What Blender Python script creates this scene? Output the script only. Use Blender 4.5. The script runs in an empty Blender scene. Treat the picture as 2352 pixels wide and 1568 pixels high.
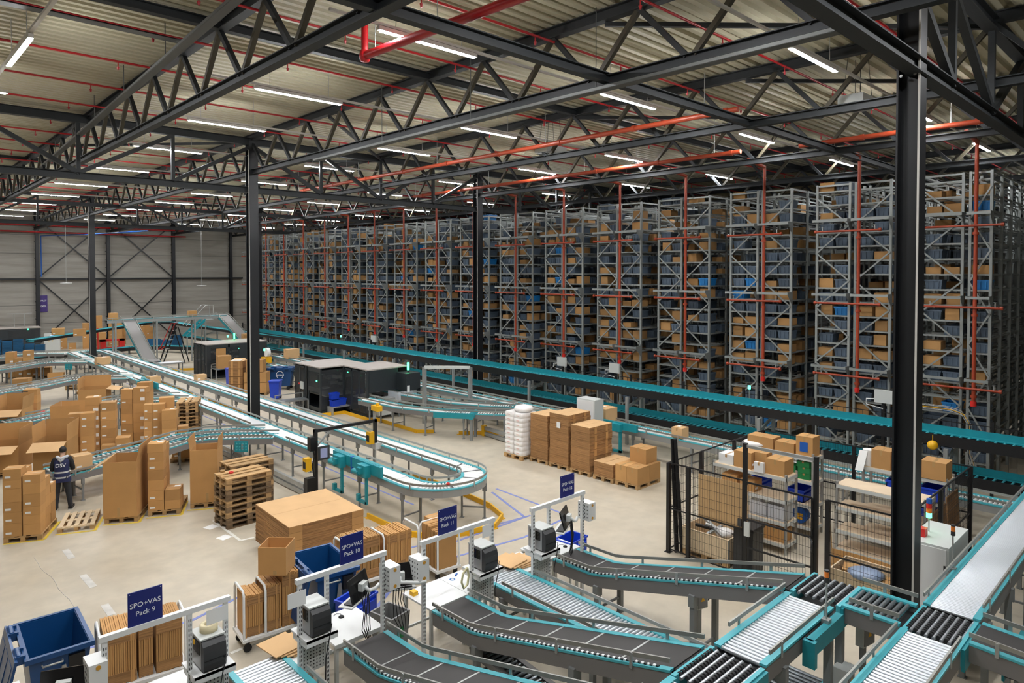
import bpy, math, random
from math import sin, cos, pi, radians, sqrt, atan2, hypot
from mathutils import Vector, Matrix
random.seed(7)
SC = bpy.context.scene
COL = SC.collection

# ------------------------------------------------------------------ camera
F_PX, CX, CY = 1558.5, 1176.0, 659.6
YAW, PITCH, CAMH = radians(46.34), radians(1.2556), 6.6
cd = bpy.data.cameras.new('camera'); cam = bpy.data.objects.new('camera', cd); COL.objects.link(cam)
cam.location = (0, 0, CAMH)
cam.rotation_euler = (pi/2 - PITCH, 0, YAW - pi/2)
cd.sensor_fit = 'HORIZONTAL'; cd.sensor_width = 36.0
cd.lens = 36.0*F_PX/2352.0
cd.shift_y = -(784.0 - CY)/2352.0
cd.clip_start = 0.1; cd.clip_end = 400
SC.camera = cam

# ------------------------------------------------------------------ world / exposure
w = bpy.data.worlds.new('world'); SC.world = w; w.use_nodes = True
w.node_tree.nodes['Background'].inputs[0].default_value = (0.75, 0.82, 0.9, 1)
w.node_tree.nodes['Background'].inputs[1].default_value = 0.0
SC.view_settings.view_transform = 'Standard'
SC.view_settings.look = 'None'
SC.view_settings.gamma = 1.0
SC.view_settings.use_curve_mapping = False
SC.view_settings.exposure = 0.0
TUBE_POWER = 335.0          # radiance of the LED battens

# ------------------------------------------------------------------ measuring helpers (camera as above)
_fw = Vector((cos(YAW), sin(YAW), 0)); _rt = Vector((sin(YAW), -cos(YAW), 0)); _up = Vector((0, 0, 1))
_F = _fw*cos(PITCH) - _up*sin(PITCH); _D = -(_up*cos(PITCH) + _fw*sin(PITCH)); _C = Vector((0, 0, CAMH))
def ray(px, py): return _F + _rt*((px-CX)/F_PX) + _D*((py-CY)/F_PX)
def G(px, py, z=0.0):
    r = ray(px, py); return _C + r*((z-CAMH)/r.z)
def GX(px, py, X):
    r = ray(px, py); return _C + r*(X/r.x)
def GY(px, py, Y):
    r = ray(px, py); return _C + r*(Y/r.y)
def HT(px, py, base):
    r = ray(px, py); t = (_fw.x*base[0]+_fw.y*base[1])/(_fw.x*r.x+_fw.y*r.y); return CAMH + t*r.z

# ------------------------------------------------------------------ materials
def _new(name):
    m = bpy.data.materials.new(name); m.use_nodes = True
    return m, m.node_tree, m.node_tree.nodes['Principled BSDF']
def mat(name, col, rough=0.6, metal=0.0, var=0.0, noise=0.0, nscale=8.0, spec=None, stretch=None):
    m, t, b = _new(name)
    b.inputs['Roughness'].default_value = rough; b.inputs['Metallic'].default_value = metal
    if spec is not None: b.inputs['Specular IOR Level'].default_value = spec
    col = tuple(col)+(1,)
    if var == 0 and noise == 0:
        b.inputs['Base Color'].default_value = col; return m
    n = t.nodes; hsv = n.new('ShaderNodeHueSaturation'); hsv.inputs['Color'].default_value = col
    val = n.new('ShaderNodeMath'); val.operation = 'ADD'; val.inputs[0].default_value = 1.0
    acc = None
    if var:
        oi = n.new('ShaderNodeObjectInfo'); mr = n.new('ShaderNodeMapRange')
        mr.inputs[3].default_value = -var; mr.inputs[4].default_value = var
        t.links.new(oi.outputs['Random'], mr.inputs[0]); acc = mr.outputs[0]
    if noise:
        tc = n.new('ShaderNodeTexCoord'); nz = n.new('ShaderNodeTexNoise'); nz.inputs['Scale'].default_value = nscale
        nz.inputs['Detail'].default_value = 4
        src = tc.outputs['Object']
        if stretch:
            mp = n.new('ShaderNodeMapping'); mp.inputs['Scale'].default_value = stretch
            t.links.new(src, mp.inputs[0]); src = mp.outputs[0]
        t.links.new(src, nz.inputs['Vector'])
        mr2 = n.new('ShaderNodeMapRange'); mr2.inputs[1].default_value = .3; mr2.inputs[2].default_value = .7
        mr2.inputs[3].default_value = -noise; mr2.inputs[4].default_value = noise
        t.links.new(nz.outputs[0], mr2.inputs[0])
        if acc:
            ad = n.new('ShaderNodeMath'); t.links.new(acc, ad.inputs[0]); t.links.new(mr2.outputs[0], ad.inputs[1]); acc = ad.outputs[0]
        else: acc = mr2.outputs[0]
    t.links.new(acc, val.inputs[1]); t.links.new(val.outputs[0], hsv.inputs['Value'])
    t.links.new(hsv.outputs[0], b.inputs['Base Color'])
    return m
def emit(name, col, s):
    m, t, b = _new(name)
    b.inputs['Base Color'].default_value = tuple(col)+(1,)
    b.inputs['Emission Color'].default_value = tuple(col)+(1,); b.inputs['Emission Strength'].default_value = s
    return m
def glass(name, tint=(.9, .92, .95), alpha=.35, rough=.05):
    m, t, b = _new(name)
    b.inputs['Base Color'].default_value = tuple(tint)+(1,); b.inputs['Roughness'].default_value = rough
    b.inputs['Alpha'].default_value = alpha
    return m
M = dict(
    steel=mat('dark_steel_paint', (.015, .018, .020), .62),
    steel_lit=mat('lit_brown_steel', (.045, .038, .022), .5),  # truss steel browned and raised to stand for light on the diagonals
    col=mat('column_paint', (.006, .007, .009), .42),
    galv=mat('galvanised_steel', (.42, .43, .42), .42, .6, noise=.12, nscale=3),
    rackst=mat('rack_steel', (.29, .31, .30), .42, .4, var=.1),
    frame=mat('grey_conveyor_frame', (.20, .19, .185), .5, .1),
    framel=mat('light_grey_conveyor_frame', (.33, .34, .33), .45, .3),
    leg=mat('grey_leg', (.23, .24, .24), .5, .2),
    teal=mat('teal_paint', (.012, .26, .31), .42, noise=.08, nscale=5),
    teall=mat('light_teal_paint', (.07, .40, .46), .4),
    black=mat('black_paint', (.008, .008, .009), .45),
    rubber=mat('black_rubber', (.012, .012, .013), .75),
    belt=mat('dark_grey_belt', (.045, .042, .041), .62, noise=.12, nscale=1.2, spec=.35),
    wbelt=mat('white_belt', (.80, .82, .84), .4),
    gbelt=mat('grey_belt', (.25, .24, .235), .55),
    roller=mat('zinc_roller', (.66, .70, .74), .30, .75),
    roller_glare=mat('glare_white_roller', (.82, .82, .80), .35, .1),  # whitened to stand for lamp reflections on metal rollers
    rollerd=mat('dull_steel_roller', (.30, .33, .35), .32, .8),
    rail=mat('aluminium_rail', (.36, .36, .33), .42, .6),
    card=mat('cardboard', (.49, .265, .095), .85, var=.16, noise=.05, nscale=2.5),
    cardr=mat('shaded_rack_cardboard', (.36, .195, .07), .85, var=.22, noise=.05, nscale=2.5),  # cardboard darkened for the dim light among the racks
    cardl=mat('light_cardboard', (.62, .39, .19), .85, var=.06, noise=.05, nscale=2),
    cardd=mat('cardboard_edges', (.36, .19, .075), .9, var=.12, noise=.38, nscale=9, stretch=(.15, .15, 5)),
    tape=mat('packing_tape', (.43, .26, .10), .35),
    paper=mat('white_paper', (.82, .82, .80), .7),
    wood=mat('pallet_wood', (.42, .26, .115), .85, var=.25, noise=.2, nscale=6, stretch=(1, 6, 1)),
    woodo=mat('old_pallet_wood', (.17, .11, .058), .9, var=.35, noise=.3, nscale=6, stretch=(1, 6, 1)),
    woodw=mat('pale_pallet_wood', (.66, .52, .34), .85, var=.1, noise=.12, nscale=6, stretch=(1, 6, 1)),
    bin=mat('blue_bin_plastic', (.004, .055, .185), .35, noise=.06, nscale=2),
    crate=mat('bright_blue_plastic', (.01, .055, .52), .4),
    tote=mat('blue_grey_tote', (.075, .105, .145), .55, var=.25),
    toteb=mat('blue_tote_rim', (.01, .16, .42), .5),
    stackb=mat('blue_crate_plastic', (.004, .085, .20), .5, var=.2),
    white=mat('white_enamel', (.74, .75, .74), .4),
    offw=mat('light_grey_enamel', (.56, .58, .56), .45),
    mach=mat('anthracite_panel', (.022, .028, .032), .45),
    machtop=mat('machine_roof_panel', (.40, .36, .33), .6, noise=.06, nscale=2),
    navy=mat('navy_sign', (.006, .014, .16), .4),
    letter=mat('white_lettering', (.85, .87, .9), .5),
    yellow=mat('safety_yellow', (.78, .42, .004), .5),
    yelt=mat('yellow_floor_tape', (.72, .52, .05), .6, noise=.1),
    whtt=mat('white_floor_tape', (.78, .76, .70), .6, noise=.08),
    blut=mat('blue_floor_tape', (.18, .22, .50), .6, noise=.1),
    graypt=mat('worn_grey_tape', (.56, .54, .50), .6, noise=.15, nscale=4),
    red=mat('red_pipe_paint', (.36, .006, .010), .35),
    orange=mat('orange_red_pipe_paint', (.33, .042, .012), .45),
    redp=mat('red_plastic', (.6, .02, .015), .4),
    orangeg=mat('orange_lamp_glass', (.85, .22, .02), .3),
    green=emit('green_lamp', (.05, 1.0, .35), 9.0),
    screen=emit('lit_screen', (.35, .5, .95), 1.6),
    screenk=mat('dark_screen', (.006, .006, .007), .25),
    grey=mat('mid_grey_plastic', (.22, .22, .22), .5),
    dgrey=mat('dark_grey_plastic', (.035, .036, .038), .45),
    printer=mat('silver_printer_case', (.38, .38, .38), .35, .4),
    pwindow=mat('printer_window', (.02, .018, .012), .15),
    wrap=mat('white_film_bags', (.86, .84, .82), .35, noise=.06, nscale=5),
    board=mat('birch_shelf_board', (.66, .52, .36), .7, noise=.06, nscale=3),
    plywood=mat('plywood_board', (.56, .36, .17), .75, noise=.07, nscale=3),
    greenb=mat('green_carton', (.01, .20, .055), .6),
    bluec=mat('blue_cable', (.01, .10, .42), .5),
    glass=glass('machine_glass', (.07, .075, .08), .32),
    film=glass('clear_film', (.75, .78, .82), .45, .2),
    skin=mat('skin', (.50, .30, .20), .55),
    hair=mat('dark_hair', (.010, .008, .007), .6),
    vest=mat('navy_vest', (.012, .018, .075), .75),
    shirt=mat('black_shirt', (.012, .012, .014), .8),
    hood=mat('grey_hood', (.50, .52, .55), .85),
    trouser=mat('charcoal_trousers', (.030, .033, .040), .85, noise=.15, nscale=8),
    reflect=mat('silver_reflective_band', (.60, .62, .63), .4),
    led=emit('led_diffuser', (.97, .98, 1.0), TUBE_POWER),
    redprint=mat('pale_red_print', (.72,.48,.45), .6),
    traym=mat('dark_tray_steel', (.10, .105, .10), .55, .3),  # one even dark grey for every cable tray
    casing=mat('light_casing', (.50, .48, .44), .5),
)
def floor_mat():
    m, t, b = _new('polished_concrete_floor'); n = t.nodes; L = t.links
    tc = n.new('ShaderNodeTexCoord')
    nz = n.new('ShaderNodeTexNoise'); nz.inputs['Scale'].default_value = .22; nz.inputs['Detail'].default_value = 6; nz.inputs['Roughness'].default_value = .62
    n2 = n.new('ShaderNodeTexNoise'); n2.inputs['Scale'].default_value = 2.3; n2.inputs['Detail'].default_value = 8
    L.new(tc.outputs['Object'], nz.inputs['Vector']); L.new(tc.outputs['Object'], n2.inputs['Vector'])
    r = n.new('ShaderNodeValToRGB'); r.color_ramp.elements[0].position = .32; r.color_ramp.elements[1].position = .68
    r.color_ramp.elements[0].color = (.45, .385, .285, 1); r.color_ramp.elements[1].color = (.61, .55, .44, 1)
    L.new(nz.outputs[0], r.inputs[0])
    r2 = n.new('ShaderNodeValToRGB'); r2.color_ramp.elements[0].position = .3; r2.color_ramp.elements[1].position = .75
    r2.color_ramp.elements[0].color = (.86, .86, .86, 1); r2.color_ramp.elements[1].color = (1.04, 1.03, 1.02, 1)
    L.new(n2.outputs[0], r2.inputs[0])
    mx = n.new('ShaderNodeMix'); mx.data_type = 'RGBA'; mx.blend_type = 'MULTIPLY'; mx.inputs[0].default_value = 1
    L.new(r.outputs[0], mx.inputs[6]); L.new(r2.outputs[0], mx.inputs[7]); L.new(mx.outputs[2], b.inputs['Base Color'])
    b.inputs['Roughness'].default_value = .42
    return m
def wall_mat():
    m, t, b = _new('precast_concrete_wall'); n = t.nodes; L = t.links
    tc = n.new('ShaderNodeTexCoord'); mp = n.new('ShaderNodeMapping'); mp.inputs['Scale'].default_value = (.12, .12, 1.6)
    nz = n.new('ShaderNodeTexNoise'); nz.inputs['Scale'].default_value = 1.6; nz.inputs['Detail'].default_value = 7; nz.inputs['Roughness'].default_value = .65
    L.new(tc.outputs['Object'], mp.inputs[0]); L.new(mp.outputs[0], nz.inputs['Vector'])
    r = n.new('ShaderNodeValToRGB'); r.color_ramp.elements[0].position = .3; r.color_ramp.elements[1].position = .7
    r.color_ramp.elements[0].color = (.23, .215, .19, 1); r.color_ramp.elements[1].color = (.36, .34, .305, 1)
    L.new(nz.outputs[0], r.inputs[0]); L.new(r.outputs[0], b.inputs['Base Color']); b.inputs['Roughness'].default_value = .85
    return m
M['floor'] = floor_mat(); M['wall'] = wall_mat()
M['deck'] = mat('cream_steel_roof_deck', (.47, .44, .315), .6, noise=.05, nscale=.5)

# ------------------------------------------------------------------ mesh builder
class MB:
    def __init__(s): s.v = []; s.f = []; s.s = set()
    def add(s, vs, fs, smooth=False):
        o = len(s.v); s.v += [tuple(p) for p in vs]
        for f in fs:
            if smooth: s.s.add(len(s.f))
            s.f.append(tuple(i+o for i in f))
        return s
    def box(s, x0, y0, z0, x1, y1, z1):
        return s.add([(x0,y0,z0),(x1,y0,z0),(x1,y1,z0),(x0,y1,z0),(x0,y0,z1),(x1,y0,z1),(x1,y1,z1),(x0,y1,z1)],
              [(0,3,2,1),(4,5,6,7),(0,1,5,4),(1,2,6,5),(2,3,7,6),(3,0,4,7)])
    def cbox(s, c, d, rz=0.0, m=None):
        m = m or Matrix.Rotation(rz, 3, 'Z')
        vs = []
        for z in (-.5,.5):
            for x,y in ((-.5,-.5),(.5,-.5),(.5,.5),(-.5,.5)):
                p = m @ Vector((x*d[0], y*d[1], z*d[2])); vs.append((c[0]+p.x, c[1]+p.y, c[2]+p.z))
        return s.add(vs, [(0,3,2,1),(4,5,6,7),(0,1,5,4),(1,2,6,5),(2,3,7,6),(3,0,4,7)])
    def bar(s, a, b, wd, ht, up=(0,0,1)):
        a = Vector(a); b = Vector(b); d = b-a; L = d.length; d = d/L
        u = Vector(up); side = d.cross(u)
        if side.length < 1e-4: side = d.cross(Vector((1,0,0)))
        side.normalize(); u = side.cross(d)
        m = Matrix((d, side, u)).transposed()
        return s.cbox((a+b)/2, (L, wd, ht), m=m)
    def ibeam(s, a, b, wd, ht, up=(0,0,1), t=.02):
        a = Vector(a); b = Vector(b); d = (b-a).normalized(); u = Vector(up); side = d.cross(u)
        if side.length < 1e-4: side = d.cross(Vector((1,0,0)))
        side.normalize(); u = side.cross(d); o = u*(ht/2-t/2)
        s.bar(a+o, b+o, wd, t, u); s.bar(a-o, b-o, wd, t, u); s.bar(a, b, t, ht-2*t, u); return s
    def tube(s, a, b, r, n=8, r2=None, cap=True):
        a = Vector(a); b = Vector(b); d = (b-a).normalized(); r2 = r if r2 is None else r2
        x = d.cross(Vector((0,0,1)))
        if x.length < 1e-4: x = Vector((1,0,0))
        x.normalize(); y = d.cross(x)
        A = [a+x*(r*cos(2*pi*i/n))+y*(r*sin(2*pi*i/n)) for i in range(n)]
        B = [b+x*(r2*cos(2*pi*i/n))+y*(r2*sin(2*pi*i/n)) for i in range(n)]
        s.add(A+B, [(i,(i+1)%n,n+(i+1)%n,n+i) for i in range(n)], True)
        if cap: s.add(A, [tuple(range(n))[::-1]]); s.add(B, [tuple(range(n))])
        return s
    def path(s, pts, r, n=6):
        pts = [Vector(p) for p in pts]; rings = []
        x = None
        for i, p in enumerate(pts):
            d = (pts[min(i+1,len(pts)-1)]-pts[max(i-1,0)]).normalized()
            if x is None:
                x = d.cross(Vector((0,0,1)))
                if x.length < 1e-3: x = Vector((1,0,0))
            x = (x - d*x.dot(d)).normalized(); y = d.cross(x)
            rings.append([p+x*(r*cos(2*pi*k/n))+y*(r*sin(2*pi*k/n)) for k in range(n)])
        vs = [q for R in rings for q in R]
        fs = [(i*n+k, i*n+(k+1)%n, (i+1)*n+(k+1)%n, (i+1)*n+k) for i in range(len(pts)-1) for k in range(n)]
        s.add(vs, fs, True); s.add(rings[0], [tuple(range(n))[::-1]]); s.add(rings[-1], [tuple(range(n))]); return s
    def sweep(s, pts, prof, closed=False):
        """sweep a (lateral, vertical) outline along a polyline; lateral is horizontal, + to the left"""
        pts = [Vector(p) for p in pts]; N = len(pts); n = len(prof); rings = []
        for i, p in enumerate(pts):
            if closed: a = pts[(i-1) % N]; b = pts[(i+1) % N]
            else: a = pts[max(i-1,0)]; b = pts[min(i+1,N-1)]
            d1 = Vector((p.x-a.x, p.y-a.y)); d2 = Vector((b.x-p.x, b.y-p.y))
            if d1.length < 1e-6: d1 = d2
            if d2.length < 1e-6: d2 = d1
            d1.normalize(); d2.normalize(); t = (d1+d2); t.normalize()
            k = 1/max(.5, t.dot(d1)); lat = Vector((-t.y, t.x, 0))*k
            rings.append([p+lat*q[0]+Vector((0,0,q[1])) for q in prof])
        vs = [q for R in rings for q in R]; cnt = N if closed else N-1
        fs = [(i*n+k, i*n+(k+1)%n, ((i+1)%N)*n+(k+1)%n, ((i+1)%N)*n+k) for i in range(cnt) for k in range(n)]
        s.add(vs, fs)
        if not closed: s.add(rings[0], [tuple(range(n))[::-1]]); s.add(rings[-1], [tuple(range(n))])
        return s
    def lathe(s, prof, c=(0,0,0), n=16):
        vs = [(c[0]+r*cos(2*pi*k/n), c[1]+r*sin(2*pi*k/n), c[2]+z) for r,z in prof for k in range(n)]
        fs = [(i*n+k, i*n+(k+1)%n, (i+1)*n+(k+1)%n, (i+1)*n+k) for i in range(len(prof)-1) for k in range(n)]
        s.add(vs, fs, True)
        return s
    def prism(s, poly, z0, z1):
        n = len(poly); vs = [(x,y,z0) for x,y in poly]+[(x,y,z1) for x,y in poly]
        return s.add(vs, [tuple(range(n))[::-1], tuple(range(n,2*n))]+[(i,(i+1)%n,n+(i+1)%n,n+i) for i in range(n)])
    def slab(s, quad, t):
        """thin plate from four 3-D corners, thickness t along its normal"""
        q = [Vector(p) for p in quad]; nn = (q[1]-q[0]).cross(q[2]-q[0]).normalized()*t
        vs = q+[p+nn for p in q]; n = len(q)
        return s.add(vs, [tuple(range(n))[::-1], tuple(range(n,2*n))]+[(i,(i+1)%n,n+(i+1)%n,n+i) for i in range(n)])
    def rect(s, x0, y0, x1, y1, z): return s.box(x0,y0,z,x1,y1,z+.004)
    def mesh(s, name):
        me = bpy.data.meshes.new(name); me.from_pydata(s.v, [], s.f)
        if s.s:
            fl = [i in s.s for i in range(len(s.f))]; me.polygons.foreach_set('use_smooth', fl)
        me.update(); return me

def setp(o, label=None, cat=None, group=None, kind=None):
    if label: o['label'] = label
    if cat: o['category'] = cat
    if group: o['group'] = group
    if kind: o['kind'] = kind
    return o
def thing(name, label, cat, loc=(0,0,0), rz=0.0, group=None):
    o = bpy.data.objects.new(name, None); COL.objects.link(o); o.empty_display_size = .2
    o.location = loc; o.rotation_euler = (0, 0, rz)
    return setp(o, label, cat, group)
def part(name, mb, m, parent, label=None, kind=None, loc=(0,0,0), world=False):
    me = mb if isinstance(mb, bpy.types.Mesh) else None
    if me is None:
        if world:
            r = parent
            while r.parent: r = r.parent
            inv = (Matrix.Translation(r.location) @ Matrix.Rotation(r.rotation_euler[2], 4, 'Z')).inverted()
            off = Vector((0,0,0)); q = parent
            while q.parent: off += q.location; q = q.parent
            mb.v = [tuple(inv @ Vector(p) - off) for p in mb.v]
        me = mb.mesh(name); me.materials.append(M[m] if isinstance(m, str) else m)
    o = bpy.data.objects.new(name, me); COL.objects.link(o); o.parent = parent; o.location = loc
    if label: o['label'] = label
    if kind: o['kind'] = kind
    return o
def solo(name, mb, m, label, cat, loc=(0,0,0), rz=0.0, group=None, kind=None):
    me = mb if isinstance(mb, bpy.types.Mesh) else mb.mesh(name)
    if not me.materials: me.materials.append(M[m] if isinstance(m, str) else m)
    o = bpy.data.objects.new(name, me); COL.objects.link(o); o.location = loc; o.rotation_euler = (0,0,rz)
    return setp(o, label, cat, group, kind)
def struct(name, mb, m):
    me = mb.mesh(name); me.materials.append(M[m]); o = bpy.data.objects.new(name, me); COL.objects.link(o); o['kind'] = 'structure'; return o
KIDS = {}
def tree(o):
    return [c for c in bpy.data.objects if c.parent is o]
def snap(root):
    """remember a finished thing so that it can be copied quickly"""
    kids = [o for o in root.children]
    return (root, [(c, list(c.children)) for c in kids])
def dup(sn, loc, rz=0.0, label=None, group=None, cat=None):
    root, kids = sn
    r = root.copy(); COL.objects.link(r); r.location = loc; r.rotation_euler = (0,0,rz)
    if label: r['label'] = label
    if group: r['group'] = group
    if cat: r['category'] = cat
    for c, gs in kids:
        k = c.copy(); COL.objects.link(k); k.parent = r
        for g_ in gs:
            d = g_.copy(); COL.objects.link(d); d.parent = k
    return r
def text_mesh(body, size, extrude=.002, align='CENTER', bold=0.0):
    cu = bpy.data.curves.new('txt', 'FONT'); cu.body = body; cu.size = size; cu.extrude = extrude
    cu.align_x = align; cu.align_y = 'CENTER'; cu.offset = bold; cu.space_line = 1.0; cu.resolution_u = 3
    ob = bpy.data.objects.new('txt', cu); COL.objects.link(ob)
    dg = bpy.context.evaluated_depsgraph_get(); dg.update()
    me = bpy.data.meshes.new_from_object(ob.evaluated_get(dg)); bpy.data.objects.remove(ob); return me
def lettering(body, size, m, parent, loc, rot, extrude=.002, bold=.004, name='lettering', align='CENTER'):
    me = text_mesh(body, size, extrude, align, bold*size/.1*.1)
    if me.materials: me.materials.clear()
    me.materials.append(M[m]); o = bpy.data.objects.new(name, me); COL.objects.link(o); o.parent = parent
    o.location = loc; o.rotation_euler = rot; return o
ORD = ['nearest','second','third','fourth','fifth','sixth','seventh','eighth','ninth','tenth','eleventh','twelfth','thirteenth','fourteenth','fifteenth','sixteenth','seventeenth','eighteenth','nineteenth','twentieth','twenty-first','twenty-second','twenty-third','twenty-fourth','twenty-fifth','twenty-sixth']
ORD1 = ['first']+ORD[1:]

# ================================================================== STRUCTURE
DECK = 12.05
struct('floor', MB().box(-12, -12, -.2, 78, 80, 0), 'floor')
b = MB(); y = -10.0; x0, x1 = -10.0, 74.0
pr = []
while y < 75:
    pr += [(y, DECK), (y+.13, DECK), (y+.16, DECK+.09), (y+.27, DECK+.09)]; y += .30
vs = []; fs = []
for (yy, zz) in pr: vs += [(x0, yy, zz), (x1, yy, zz)]
for i in range(len(pr)-1): fs.append((2*i, 2*i+1, 2*i+3, 2*i+2))
b.add(vs, fs); struct('ceiling', b, 'deck')
WY = 74.5
struct('wall_back', MB().box(-10, WY, 0, 74, WY+.3, 12.3), 'wall')
struct('wall_left', MB().box(-10.3, -10, 0, -10, 75, 12.3), 'wall')
struct('wall_front', MB().box(-10, -10.3, 0, 74, -10, 12.3), 'wall')
struct('wall_right', MB().box(74, -10, 0, 74.3, 75, 12.3), 'wall')
# horizontal joints between the precast wall panels
for i, z in enumerate((1.9, 3.6, 8.3, 10.0)):
    struct('trim_%d' % (i+1), MB().box(-9.9, WY-.012, z, 73.9, WY, z+.03), 'dgrey')

# ---- columns
COLX = [(-.7), 11.15, 23.0, 34.9, 46.7, 58.5]
COLY = [3.4, 26.6, 53.4]
def column(x, y, label, big=.34, base=True, top=11.8):
    t = thing('steel_column', label, 'column', (x, y, 0), 0, 'roof columns')
    h = big/2; m = MB()
    m.box(-h, -h, 0, h, -h+.03, top); m.box(-h, h-.03, 0, h, h, top); m.box(-.015, -h+.03, 0, .015, h-.03, top)
    part('shaft', m, 'col', t)
    if base: part('base_plate', MB().box(-h-.06, -h-.06, 0, h+.06, h+.06, .03), 'col', t)
    part('cable_duct', MB().box(-h-.022, -h-.005, .3, -h, -h+.022, top-.4), 'casing', t)
    bm = MB()
    for z in (9.85, 11.3):
        for yy in (-.1, .1):
            for zz in (-.12, .12): bm.tube((-h-.02, yy, z+zz), (-h, yy, z+zz), .025, 6)
    part('bolts', bm, 'galv', t)
    return t
column(12.2, 3.5, 'tall black steel column in front of the white cabinet, right of the wire cage', .34)
column(11.15, 26.6, 'tall black steel column standing between the two white loop conveyor lanes', .36)
column(22.95, 26.6, 'black steel column standing behind the raised teal conveyor at the racks', .36)
column(11.25, 53.4, 'black steel column by the far left bend of the loop conveyor', .36)
column(22.9, 53.4, 'distant black steel column just right of the loop-side column, before the racks', .36)
k = 0
for x in COLX:
    for y in COLY:
        if x < 0 or x > 30:
            k += 1
            if x > 30 and x < 50:
                column(x, y, 'black steel column rising among the racks, %s row in, %s from the right' % (ORD1[int((x-30)/12)+1], ORD1[COLY.index(y)]), .36)

# ---- roof trusses running along Y
TX = [5.62, 11.15, 17.15, 22.95, 28.9, 34.8, 40.7, 46.6, 52.5, 58.4]
BAYS = [(-8.0, 3.4), (3.4, 26.6), (26.6, 53.4), (53.4, 74.3)]
BAYN = ['nearest the camera', 'over the packing area', 'over the middle of the hall', 'against the back wall']
def truss(x, y0, y1, label):
    t = thing('roof_truss', label, 'roof truss', (x, y0, 10.55), 0, 'roof trusses along the hall')
    zt = 11.9-10.55; L = y1-y0; n = max(4, round(L/2.32))
    part('top_chord', MB().ibeam((0,0,zt), (0,L,zt), .2, .24), 'steel', t)
    part('bottom_chord', MB().ibeam((0,0,.0), (0,L,0), .2, .2), 'steel', t)
    p = L/n
    for i in range(n):
        part('diagonal', MB().bar((0,p*i,zt-.1), (0,p*(i+.5)-.08,.08), .1, .1), 'steel_lit', t)
        part('diagonal', MB().bar((0,p*(i+.5)+.08,.08), (0,p*(i+1),zt-.1), .1, .1), 'steel', t)
    return t
snaps = {}
for i, x in enumerate(TX):
    for j, (y0, y1) in enumerate(BAYS):
        if j == 0 and x > 30: continue
        lab = 'dark steel roof truss %s, %s from the left' % (BAYN[j], ORD1[i])
        if j not in snaps: snaps[j] = snap(truss(x, y0, y1, lab))
        else: dup(snaps[j], (x, y0, 10.55), 0, lab)

# ---- girders along X carrying the trusses
def girder(y, x0, x1, label):
    t = thing('roof_girder', label, 'roof girder', (x0, y, 9.85), 0, 'main girders between columns')
    L = x1-x0; zt = 11.75-9.85; p = L/4
    part('top_chord', MB().ibeam((0,0,zt),(L,0,zt), .24, .28), 'steel', t)
    part('bottom_chord', MB().ibeam((0,0,0),(L,0,0), .24, .24), 'steel', t)
    for k in (1,2,3): part('vertical', MB().bar((p*k,0,.1),(p*k,0,zt-.1), .12, .12), 'steel', t)
    for a, c in (((0,0,zt-.15),(p,0,.1)), ((p,0,zt-.15),(2*p,0,.1)), ((3*p,0,zt-.15),(2*p,0,.1)), ((4*p,0,zt-.15),(3*p,0,.1))):
        part('diagonal', MB().bar(a, c, .14, .14), 'steel', t)
    return t
gs = None
for j, y in enumerate(COLY):
    for i in range(len(COLX)-1):
        lab = 'dark steel main girder, %s span from the left on the %s column row' % (ORD1[i], ORD[j])
        x0 = COLX[i]; x1 = COLX[i+1]
        if y == 3.4 and i in (0,1):
            girder(y, x0, x1, lab); continue
        if gs is None: gs = snap(girder(y, x0, x1, lab))
        else: dup(gs, (x0, y, 9.85), 0, lab)
# ---- strut beams along X just under the deck
for j, (y, z) in enumerate(((-2.0,11.88),(8.8,10.58),(14.9,11.88),(32.8,10.58),(38.7,11.88),(46.0,10.58),(62.0,11.88))):
    solo('strut_beam', MB().ibeam((0,0,0),(66,0,0), .18, .2), 'steel', 'dark steel strut beam crossing the trusses, %s from the camera' % ORD[j], 'roof beam', (-6, y, z), 0, 'strut beams of the roof')
# thin wind bracing rods in the roof plane
wb = [(11.15,8.9,17.15,3.4),(17.15,8.9,22.95,3.4),(17.15,14.9,22.95,9.2),(11.15,20.4,17.15,26.6),(22.95,14.9,28.9,20.4),(11.15,32.8,17.15,27.0),(17.15,32.8,22.95,39.3),(5.62,32.8,11.15,26.6)]
for i, (a,c,d,e) in enumerate(wb):
    solo('wind_brace', MB().bar((0,0,0),(d-a,e-c,0), .09, .09), 'steel', 'thin dark diagonal brace in the roof plane, %s of the set from the camera' % ORD[i], 'roof brace', (a,c,11.72), 0, 'roof plane braces')

# ---- LED battens
LX = [1.5, 8.2, 14.75, 21.9, 29.3, 38.6, 48.0]
LY = [-4.5, .8, 6.1, 10.95, 16.5, 21.3, 26.95, 33.6, 40.8, 47.4, 54.0, 60.5, 67.0]
def batten(loc, label, rz=0.0, L=2.3):
    t = thing('led_batten', label, 'ceiling light', loc, rz, 'LED battens under the roof')
    part('casing', MB().box(-L/2-.05,-.046,-.03,L/2+.05,.046,.05), 'casing', t)
    part('diffuser', MB().box(-L/2,-.043,-.045,L/2,.043,-.031), 'led', t)
    h = DECK-loc[2]-.06
    for sx in (-1,1): part('hanger', MB().tube((sx*L*.35,0,.06),(sx*L*.35,0,.06+h), .008, 4), 'galv', t)
    return t
bs = None
for i, x in enumerate(LX):
    for j, y in enumerate(LY):
        if (i == 0 and 14 < y < 19) or (i >= 5 and y != 6.1) or (i > 2 and y < 2) or y < -4: continue
        lab = 'lit LED batten, %s in the %s row from the left' % (ORD1[j], ORD1[i])
        if bs is None: bs = snap(batten((x,y,11.15), lab))
        else: dup(bs, (x,y,11.15), 0, lab)
p0 = G(20,148,11.15); p1 = G(70,84,11.15)
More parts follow.
